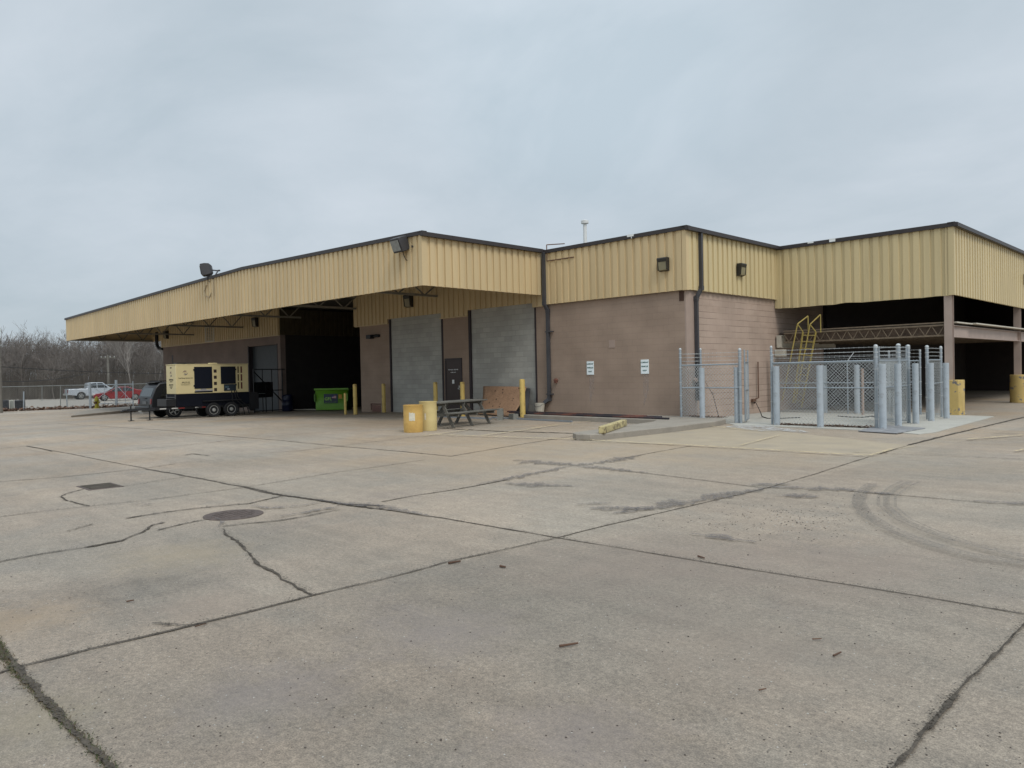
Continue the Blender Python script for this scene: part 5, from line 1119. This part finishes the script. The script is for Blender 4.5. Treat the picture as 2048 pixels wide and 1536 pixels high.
# --- dark sport utility vehicle, rear towards the camera
def suv():
    p = Vector((-38.2, 13.0, -.25))
    t = thing('suv', 'dark grey SUV parked nose-in to the wall behind the generator trailer', 'car', p, 0)
    pm = mat('suv_paint', (.005, .006, .008), .45, 0, var=.04, coat=.15)
    hw, belt, tum = .94, 1.0, .16
    prof = [(.02, .42), (.0, .62), (.03, 1.0), (.22, 1.48), (.42, 1.70), (.9, 1.76), (2.4, 1.76), (3.0, 1.66), (3.65, 1.12), (4.6, 1.02), (4.86, .86), (4.9, .40)]
    prof += [(4.5, .34)]+arch(None, 3.95, .42, .34)+[(3.4, .30), (1.6, .30)]+arch(None, 1.05, .42, .34)+[(.5, .36)]
    mb = MB(); hull(mb, prof, hw, belt, tum); mb.build('body', pm, t, world=False, bevel=.03)
    for s_ in (-1, 1):
        pane(t, 'window', [(.42, 1.06), (.62, 1.60), (1.35, 1.64), (1.35, 1.06)], hw, belt, tum, s_, glassD)
        pane(t, 'window', [(1.42, 1.06), (1.42, 1.64), (2.15, 1.64), (2.25, 1.06)], hw, belt, tum, s_, glassD)
        pane(t, 'window', [(2.32, 1.06), (2.22, 1.64), (2.85, 1.60), (3.35, 1.08)], hw, belt, tum, s_, glassD)
        MB().box(s_*.74, s_*.88, -.02, .03, .70, .95).build('tail_lamp', mat('lamp_red', (.16, .02, .02), .25, var=0), t, world=False, fn=lambda q: Vector((q.x, q.y+(q.z-.62)*.05, q.z)), bevel=.008)
        pane(t, 'door_line', [(1.40, .42), (1.40, 1.66), (1.41, 1.66), (1.41, .42)], hw, belt, tum, s_, blk, off=.002)
    cross(t, 'rear_window', (.05, 1.06), (.225, 1.46), .74, .66, mat('rear_glass', (.03, .04, .045), .1, var=0), (0, -.012, .006))
    MB().box(-.9, .9, -.16, .12, .36, .60).build('rear_bumper', mat('bumper_dark', (.03, .032, .035), .5), t, world=False, bevel=.04)
    MB().box(-.24, .24, -.02, .012, .70, .84).build('licence_plate', mat('plate_grey', (.10, .105, .11), .5), t, world=False); MB().box(-.2, .2, -.02, .03, .96, 1.0).build('tailgate_handle', blk, t, world=False)
    MB().bar((-.66, .5, 1.80), (-.66, 2.7, 1.80), .04).bar((.66, .5, 1.80), (.66, 2.7, 1.80), .04).box(-.66, .66, .52, .60, 1.76, 1.80).build('roof_rack', blk, t, world=False)
    MB().box(-.7, .7, .28, .5, 1.72, 1.75).build('spoiler', pm, t, world=False)
    MB().cyl((-.0, -.28, .36), (0, .1, .36), .035, 8).cyl((-.2, -.15, .28), (.2, -.15, .28), .02, 6).build('tow_hitch', steelR, t, world=False)
    car_wheels(t, hw, (1.05, 3.95), .37, steelR)
suv()
# --- silver pickup
def pickup():
    c = at(163, 799); t = thing('pickup_truck', 'silver crew-cab pickup parked in the lot beyond the fence', 'pickup truck', (c.x-.8, c.y-1.35, -.446), radians(-4))
    pm = mat('silver_paint', (.46, .49, .52), .3, .4, var=.03, coat=.5)
    hw, belt, tum = 1.0, 1.12, .17
    prof = [(0, .55), (.02, 1.22), (1.98, 1.24), (2.0, 1.28), (2.1, 1.86), (2.5, 1.92), (3.6, 1.90), (4.35, 1.30), (5.6, 1.16), (5.82, .9), (5.85, .5), (5.4, .46)]
    prof += arch(None, 4.9, .46, .42)+[(4.3, .40), (1.9, .42)]+arch(None, 1.35, .46, .42)+[(.7, .5)]
    mb = MB(); hull(mb, prof, hw, belt, tum); mb.build('body', pm, t, world=False, bevel=.04)
    MB().box(-.86, .86, .1, 1.9, 1.24, 1.30).build('tonneau_cover', blk, t, world=False, bevel=.02)
    for s_ in (-1, 1):
        pane(t, 'window', [(2.28, 1.30), (2.42, 1.80), (2.95, 1.84), (2.95, 1.28)], hw, belt, tum, s_, glassD)
        pane(t, 'window', [(3.03, 1.28), (3.03, 1.84), (3.55, 1.82), (4.1, 1.30)], hw, belt, tum, s_, glassD)
        MB().box(s_*.86, s_*.99, -.03, .05, .78, 1.14).build('tail_lamp', MATS['lamp_red'], t, world=False)
        MB().box(s_*1.0, s_*1.2, 3.85, 3.95, 1.3, 1.46).build('mirror', blk, t, world=False, bevel=.02)
    cross(t, 'rear_window', (2.03, 1.36), (2.19, 1.80), .8, .72, glassD, (0, -.012, .006)); cross(t, 'windscreen', (4.30, 1.34), (3.66, 1.86), .84, .74, glassD, (0, .01, .012))
    MB().box(-.95, .95, -.16, .06, .5, .68).build('rear_bumper', steelR, t, world=False, bevel=.03); MB().box(-.8, .8, -.01, .03, .74, 1.1).build('tailgate', pm, t, world=False, bevel=.01)
    car_wheels(t, hw, (1.35, 4.9), .40, steelR)
pickup()
def sedan(label, loc, rz, col, nm):
    t = thing('sedan', label, 'car', loc, rz); pm = mat(nm, col, .28, .1, var=.03, coat=.7)
    hw, belt, tum = .9, .92, .28
    nose = lambda y: 1-.10*max(0, abs(y-2.4)-1.9)**1.5
    # front at y = 0
    prof = [(.02, .30), (-.02, .55), (.15, .74), (1.15, .90), (2.0, 1.34), (2.5, 1.44), (3.2, 1.42), (4.05, 1.10), (4.7, 1.04), (4.8, .80), (4.78, .35), (4.3, .26)]
    prof += arch(None, 3.85, .37, .26)+[(3.4, .20), (1.4, .20)]+arch(None, .98, .37, .26)+[(.5, .24)]
    prof = prof[::-1]
    mb = MB(); hull(mb, prof, hw, belt, tum, nose); mb.build('body', pm, t, world=False, bevel=.04)
    for s_ in (-1, 1):
        pane(t, 'window', [(1.45, .96), (2.05, 1.30), (2.55, 1.37), (2.60, .97)], hw, belt, tum, s_, glassD, nose)
        pane(t, 'window', [(2.68, .97), (2.64, 1.37), (3.15, 1.35), (3.75, 1.06), (3.6, .99)], hw, belt, tum, s_, glassD, nose)
        MB().box(s_*.62, s_*.84, -.0, .28, .60, .76).build('headlight', mat('headlamp', (.5, .5, .48), .2, var=0), t, world=False, bevel=.02)
        MB().box(s_*.62, s_*.86, 4.7, 4.81, .8, .98).build('tail_lamp', MATS['lamp_red'], t, world=False, bevel=.02)
        MB().box(s_*.9, s_*1.04, 1.55, 1.68, .93, 1.05).build('mirror', pm, t, world=False, bevel=.02)
    cross(t, 'windscreen', (1.22, .95), (1.96, 1.34), .72, .60, glassD, (0, -.012, .012)); cross(t, 'rear_window', (4.0, 1.13), (3.3, 1.40), .68, .58, glassD, (0, .008, .012))
    MB().box(-.5, .5, -.06, .03, .32, .5).build('grille', blk, t, world=False)
    car_wheels(t, hw, (.98, 3.85), .33, steelR)
c = at(211, 802); sedan('red sedan parked nose towards the fence behind the yellow hydrant', (c.x-.75, c.y-.95, -.446), radians(-12), (.20, .014, .018), 'red_paint')
sedan('pale blue sedan parked behind the red one, mostly hidden', (-90.2, 29.6, -.446), radians(-12), (.20, .27, .32), 'blue_paint')

# ------------------------------------------------------------------ hydrant, perimeter fence, poles
c = at(194, 821); c.z = zg(c.x)+.15; hy = thing('fire_hydrant', 'yellow fire hydrant on the kerb left of the parked SUV', 'fire hydrant', c)
hyM = mat('hydrant_yellow', (.36, .30, .025), .45, var=.1, dirt=(.2, .13, .02), dscale=8)
MB().lathe(c, [(.20, 0), (.20, .05), (.13, .06), (.125, .52), (.17, .53), (.17, .58), (.15, .60), (.13, .70), (.08, .80), (.03, .83), (.03, .88)], 20).build('barrel', hyM, hy)
MB().cyl(c+Vector((-.19, -.19, .42)), c+Vector((.19, .19, .42)), .065, 12).cyl(c, c, .01, 3) if False else MB().cyl(c+Vector((-.15, -.15, .42)), c+Vector((.15, .15, .42)), .06, 12).build('hose_outlets', hyM, hy)
MB().cyl(c+Vector((.08, -.08, .40)), c+Vector((.17, -.17, .40)), .085, 12).build('pumper_cap', mat('cap_dark', (.10, .045, .02), .6), hy)

pf = 'old chain-link perimeter fence bays'
def ppost(px_, py_, top, r, lab, lean=0, m=gal):
    q = at(px_, py_); d = ray(px_+lean, top); k = q.xy.length/Vector((d.x, d.y)).length; e_ = Vector((d.x*k, d.y*k, 1.6+d.z*k))
    t = thing('perimeter_post', lab, 'fence post', q, 0, 'posts of the perimeter fence'); MB().cyl(q, e_, r, 10).build('tube', m, t); return q, e_
galD = mat('old_galvanised', (.20, .21, .20), .7, .2, var=.2)
p_a, _ = ppost(47.5, 820, 783, .045, 'short pale pipe post beside the black blocks'); p_b, _ = ppost(121, 817, 770, .03, 'thin perimeter post left of the leaning one', m=galD)
p_c, _ = ppost(134.5, 816, 779, .04, 'perimeter post leaning over left of the pickup', -2)
p_d, _ = ppost(181, 817, 766, .09, 'thick gate post left of the hydrant', -1.5); p_e, _ = ppost(233, 814, 760, .09, 'thick gate post in front of the red sedan', -1); p_f, _ = ppost(266.5, 814, 762.5, .04, 'thin gate stile left of the SUV', -.7); p_g, _ = ppost(84, 802, 771, .03, 'far thin post across the lot', m=galD)
pE = at(-60, 822); 
def pbay(lab, a, b, h=1.75, gatey=False):
    a = Vector((a.x, a.y, 0)); b = Vector((b.x, b.y, 0)); zb = -.43; up = Vector((0,0,1))
    t = thing('gate_leaf' if gatey else 'perimeter_fence', lab, 'gate' if gatey else 'fence', ((a.x+b.x)/2, (a.y+b.y)/2, zb), 0, 'double gate of the perimeter fence' if gatey else pf)
    MB().cyl(a+up*(zb+h), b+up*(zb+h), .028, 8).build('top_rail', gal if gatey else galD, t)
    wiremesh(MB(), (a.x, a.y), (b.x, b.y), zb+.05, zb+h, .15, .0035).build('mesh', galD, t, smooth=0, fix=False)
    if gatey:
        MB().cyl(a+up*(zb+.3), b+up*(zb+.3), .028, 8).cyl(a+up*(zb+.3), b+up*(zb+h), .014, 6).cyl(b+up*(zb+.3), a+up*(zb+h), .014, 6).cyl(a.lerp(b,.55)+up*(zb+.3), a.lerp(b,.55)+up*(zb+h), .02, 6).build('frame', gal, t)
pbay('perimeter fence bay running out of the left edge of the photograph', pE, p_a); pbay('perimeter fence bay right of the black blocks', p_a, p_b); pbay('perimeter fence bay by the leaning post', p_b, p_c); pbay('perimeter fence bay left of the double gate', p_c, p_d)
pbay('gate leaf in front of the pickup cab', p_d, p_e, 1.75, True); pbay('gate leaf in front of the red sedan', p_e, p_f, 1.75, True)
pZ = at(420, 812); pbay('perimeter fence bay hidden behind the SUV and generator', p_f, Vector((p_f.x+1, p_f.y+14, 0)))
litter('fence_litter', 2600, lambda: (lambda q: (p_a.x+(p_d.x-p_a.x)*q+rl.gauss(0, .35)+.3, (p_a.y-6)+(p_d.y-p_a.y+6+4)*q+rl.gauss(0, .2), -.44+abs(rl.gauss(0, .09))))(rl.random()), .05, .14, litM, 'brown leaf litter banked along the foot of the perimeter fence', 'leaf litter')
# blocks at far left
for x0, x1, m_, lab in ((-30, 18.5, mat('black_plastic', (.012, .013, .018), .5), 'black block at the very left edge by the fence'), (19.5, 28.5, mat('pale_block', (.42, .41, .34), .9), 'small pale concrete block between the two black ones'), (29.5, 51, MATS['black_plastic'], 'black block right of the pale one by the fence')):
    a = at(x0, 820); b = at(x1, 819); d = (b-a); d.z = 0; nn_ = Vector((a.x, a.y, 0)).normalized()*.6
    o = MB().prism([(p.x, p.y) for p in (a, b, b+nn_, a+nn_)], -.46, .28).build('barrier_block', m_, bevel=.04); tag(o, lab, 'block', 'blocks by the perimeter fence')
# poles and wires
def pole(px_, base, top, depth, r, lab, armed=True):
    d = ray(px_, base); k = depth/d.dot(FW); x, y = d.x*k, d.y*k; d2_ = ray(px_, top); z = 1.6+d2_.z*k
    t = thing('utility_pole', lab, 'utility pole', (x, y, -.45)); MB().cyl((x, y, -.5), (x, y, z), r, 10, r*.75).build('shaft', mat('pole_wood', (.15, .14, .12), .9, var=.2), t)
    if armed:
        MB().bar((x-RT.x*.9, y-RT.y*.9, z-.35), (x+RT.x*.9, y+RT.y*.9, z-.35), .1).build('crossarm', MATS['pole_wood'], t)
        for s_ in (-.8, -.3, .3, .8): MB().cyl((x+RT.x*s_, y+RT.y*s_, z-.3), (x+RT.x*s_, y+RT.y*s_, z-.12), .05, 8).build('insulator', steelR, t)
    return Vector((x, y, z))
pA = pole(218, 801, 710, 92, .16, 'utility pole with crossarm rising behind the cars')
pB = pole(1, 812, 676, 52, .14, 'weathered pole at the left edge of the photograph', False)
def wire(a, b, sag, lab):
    pts = [a.lerp(b, i/16)-Vector((0, 0, sag*4*(i/16)*(1-i/16))) for i in range(17)]
    tag(MB().tube(pts, .025, 4).build('overhead_wire', rubber), lab, 'wire', 'overhead wires in front of the woods')
def dp(px_, py_, k): d = ray(px_, py_); return EYE + d*(k/d.dot(FW))
wire(dp(-60, 729, 60), dp(420, 746, 95), .3, 'upper dark wire crossing in front of the woods')
wire(dp(-40, 762, 60), dp(175, 746, 92), .4, 'lower pale wire slanting up towards the utility pole')

# ------------------------------------------------------------------ winter woods
barkM = [mat('bark_%s' % n_, c_, .95, var=.3, vscale=.6) for n_, c_ in (('grey', (.17, .152, .138)), ('brown', (.155, .135, .12)), ('pale', (.21, .19, .17)))]
def treemesh(seed, H, spread, dens, m):
    r = random.Random(seed); vs = []; fs = []
    def seg(a, b, r0, r1):
        d = (b-a).normalized(); u = Vector((0,0,1)) if abs(d.z) < .9 else Vector((1,0,0)); x = d.cross(u).normalized(); y = d.cross(x); o = len(vs)
        for p, q in ((a, r0), (b, r1)):
            for k in range(3): t = 2*pi*k/3; vs.append(tuple(p+x*cos(t)*q+y*sin(t)*q))
        for k in range(3): fs.append((o+k, o+(k+1) % 3, o+3+(k+1) % 3, o+3+k))
    def grow(p, d, L_, rr, lev):
        n = 3 if lev < 2 else 2; q = p
        for i in range(n):
            d = (d+Vector((r.gauss(0, .1), r.gauss(0, .1), r.gauss(0, .06)+.05))).normalized(); e = q+d*(L_/n); r1 = rr*(1-.22)
            seg(q, e, rr, r1); rr = r1; q = e
            if lev < 4 and (lev > 0 or i > 0):
                for _ in range(r.choice((1, 1, 2)) if lev > 0 else dens):
                    a = r.uniform(0, 2*pi); tilt = r.uniform(.35, .85)*spread
                    u = d.orthogonal().normalized(); v = d.cross(u); nd_ = (d*cos(tilt)+(u*cos(a)+v*sin(a))*sin(tilt)).normalized(); nd_.z = max(nd_.z, -.05)
                    grow(e, nd_, L_*r.uniform(.5, .72), max(rr*.55, .016), lev+1)
        if lev < 4: grow(q, d, L_*.6, rr, lev+1)
    grow(Vector((0, 0, 0)), Vector((0, 0, 1)), H*.42, H*.013, 0)
    me = bpy.data.meshes.new('tree'); me.from_pydata(vs, [], fs); me.materials.append(m); return me
TM = [treemesh(11, 11, 1.0, 3, barkM[0]), treemesh(12, 10, 1.1, 3, barkM[1]), treemesh(13, 13, .75, 3, barkM[2]), treemesh(14, 9, 1.2, 4, barkM[1]), treemesh(15, 12, .9, 3, barkM[0])]
print('tree faces', [len(m.polygons) for m in TM])
rt = random.Random(21)
def place_tree(px_, depth, hh, k, lab):
    d = ray(px_, 790); q = depth/d.dot(FW); x, y = d.x*q, d.y*q
    o = bpy.data.objects.new('bare_tree', TM[k]); COL.objects.link(o); base = max(v.co.z for v in TM[k].vertices)
    s = hh/base; o.location = (x, y, -.5); o.scale = (s, s, s); o.rotation_euler = (0, 0, rt.uniform(0, 6.28))
    tag(o, lab, 'tree', 'bare winter trees at the edge of the woods')
common = 'bare grey-brown winter tree standing in the woods behind the parking lot'
place_tree(262, 96, 10.5, 2, 'tall pale forked bare tree right of the utility pole'); place_tree(318, 98, 11.5, 2, 'pale bare tree just left of the building wall end'); place_tree(108, 90, 6.2, 3, 'dark slim tree trunk in front of the woods left of the pickup')
for i in range(26):
    u = i/25; px_ = -60+u*400+rt.uniform(-7, 7); hh = (9.6 if px_ < 60 else 8.6)+rt.uniform(-1.1, 1.1)+(1.4 if 230 < px_ else 0)
    place_tree(px_, rt.uniform(97, 112), hh, rt.choice((0, 1, 1, 3, 4)), common)
# the mass of the wood behind and its undergrowth: one uncountable thicket
mbv = []; mbf = []; rw = random.Random(8)
import numpy as np
allv = []; allf = []; base = 0
def addmesh(me, x, y, s, a, sq=1.):
    global base
    v = np.empty(len(me.vertices)*3); me.vertices.foreach_get('co', v); v = v.reshape(-1, 3)*s; v[:, 2] *= sq; ca, sa = cos(a), sin(a)
    v = np.stack([v[:, 0]*ca-v[:, 1]*sa+x, v[:, 0]*sa+v[:, 1]*ca+y, v[:, 2]-.5], 1)
    f = np.empty(len(me.polygons)*4, dtype=np.int64); me.polygons.foreach_get('vertices', f); allv.append(v); allf.append(f+base); base += len(v)
for i in range(170):
    px_ = rw.uniform(-330, 372); dpt = rw.uniform(112, 150); d = ray(px_, 790); q = dpt/d.dot(FW); hh = rw.uniform(8.5, 11.0)*dpt/118
    k = rw.choice((0, 1, 3, 4)); addmesh(TM[k], d.x*q, d.y*q, hh/12.5, rw.uniform(0, 6.28))
V_ = np.concatenate(allv); F_ = np.concatenate(allf)
me = bpy.data.meshes.new('woods'); me.vertices.add(len(V_)); me.vertices.foreach_set('co', V_.ravel()); me.loops.add(len(F_)); me.loops.foreach_set('vertex_index', F_)
me.polygons.add(len(F_)//4); me.polygons.foreach_set('loop_start', np.arange(0, len(F_), 4)); me.update(calc_edges=True); me.validate(); me.materials.append(barkM[1])
wo = bpy.data.objects.new('woods', me); COL.objects.link(wo); tag(wo, 'dense leafless grey-brown winter woodland behind the parking lot', 'woods', kind='stuff')
# brush: low scrub in front of and inside the wood
mb = MB()
for i in range(16000):
    px_ = rw.uniform(-330, 372); dpt = rw.uniform(90, 126); d = ray(px_, 790); q = dpt/d.dot(FW); x, y = d.x*q, d.y*q; h = rw.uniform(.8, 4.6)*(.6 if dpt < 95 else 1)
    a = rw.uniform(0, 6.28); l_ = rw.uniform(-.5, .5); w2 = rw.uniform(.02, .05)
    mb.add([(x-RT.x*w2, y-RT.y*w2, -.5), (x+RT.x*w2, y+RT.y*w2, -.5), (x+l_+RT.x*.006, y+l_*cos(a), h), (x+l_-RT.x*.006, y+l_*cos(a), h)], [(0,1,2,3)])
tag(mb.build('brush', mat('brush_brown', (.09, .078, .066), .95, var=.4, vscale=.4), smooth=0, fix=False), 'tangled brown undergrowth along the edge of the woods', 'brush', kind='stuff')
# low bank behind the wood so the far field does not show through
struct(MB().prism([(dp(x, 790, k).x, dp(x, 790, k).y) for x, k in ((-900, 160), (480, 160), (520, 230), (-900, 230))], -.6, 1.0).build('far_bank', mat('bank_scrub', (.07, .055, .042), .95, var=.4, vscale=.3)))

# ------------------------------------------------------------------ loose sticks and pebbles on the pavement
sM = mat('stick_brown', (.10, .055, .035), .9, var=.3)
for a, b, r, lab in (((1119,1292),(1156,1286),.0075,'short reddish brown stick lying in the middle foreground'), ((1667,1311),(1682,1304),.006,'small bent dark twig in the right foreground'), ((1625,1278),(1643,1277),.004,'tiny dark nail-like twig above the bent one'),
        ((897,1126),(921,1122),.010,'thin bark sliver lying along the pavement joint'), ((1000,1132),(1011,1134),.010,'little brown bark chip right of the joint'), ((1396,1112),(1409,1116),.008,'thin brown splinter in the middle right of the pavement'),
        ((1518,1380),(1532,1377),.004,'slim dark twig in the lower right foreground'), ((253,1203),(268,1200),.006,'small dark twig in the left foreground slab'), ((390,1253),(412,1247),.004,'thin twig near the long left joint')):
    p = at(*a, .012); q = at(*b, .012); tag(MB().cyl(p, q, r, 7, r*.7).build('stick', sM), lab, 'stick', 'sticks scattered on the pavement')
mb = MB(); rp = random.Random(4)
for i in range(1500):
    if i < 1000: px_, py_ = rp.uniform(-60, 2110), rp.uniform(1010, 1560)
    else: px_, py_ = rp.gauss(1560, 110), rp.gauss(1035, 22)
    p = at(px_, py_); s = rp.uniform(.0012, .0042)*(1 if i < 1000 else 1.5); a = rp.uniform(0, 3)
    v8 = [(sx*s*rp.uniform(.6, 1.3), sy*s*rp.uniform(.5, 1.1), sz) for sz in (-.002, s*rp.uniform(.5, 1.1)) for sx, sy in ((-1,-1),(1,-1),(1,1),(-1,1))]
    mb.cur = 0 if rp.random() < .68 else 1
    mb.add([(p.x+x*cos(a)-y*sin(a), p.y+x*sin(a)+y*cos(a), p.z+z) for x, y, z in v8], [(4,5,6,7),(0,1,5,4),(1,2,6,5),(2,3,7,6),(3,0,4,7)])
tag(mb.build('pebbles', [mat('pebble_dark', (.08, .065, .055), .9, var=.4), mat('pebble_pale', (.42, .40, .36), .9, var=.2)], smooth=0, fix=False), 'tiny loose stones and grit scattered over the pavement', 'gravel', kind='stuff')
# weeds in the front-left joint
def weedpos():
    q = rl.random(); P = [(-40,1235),(0,1300),(30,1345),(90,1405),(150,1462),(230,1545)]; k = min(4, int(q*5)); f_ = q*5-k
    if rl.random() < .45: k = 0; f_ = rl.uniform(.3, 1.3)
    x = P[k][0]+(P[k+1][0]-P[k][0])*f_; y = P[k][1]+(P[k+1][1]-P[k][1])*f_; g_ = at(x, y); return g_
mb = MB()
for i in range(5200):
    g_ = weedpos(); x = g_.x+rl.gauss(0, .014); y = g_.y+rl.gauss(0, .014); h = rl.uniform(.004, .02); a = rl.uniform(0, 6.28); w2 = rl.uniform(.0015, .004)
    mb.cur = 0 if rl.random() < .5 else 1
    mb.add([(x-cos(a)*w2, y-sin(a)*w2, .002), (x+cos(a)*w2, y+sin(a)*w2, .002), (x+rl.gauss(0, .01), y+rl.gauss(0, .01), h)], [(0,1,2)])
tag(mb.build('joint_weeds', [grassM, mat('dead_weed', (.13, .10, .06), .9)], smooth=0, fix=False), 'moss and weeds growing in the wide joint at the lower left', 'weeds', kind='stuff')
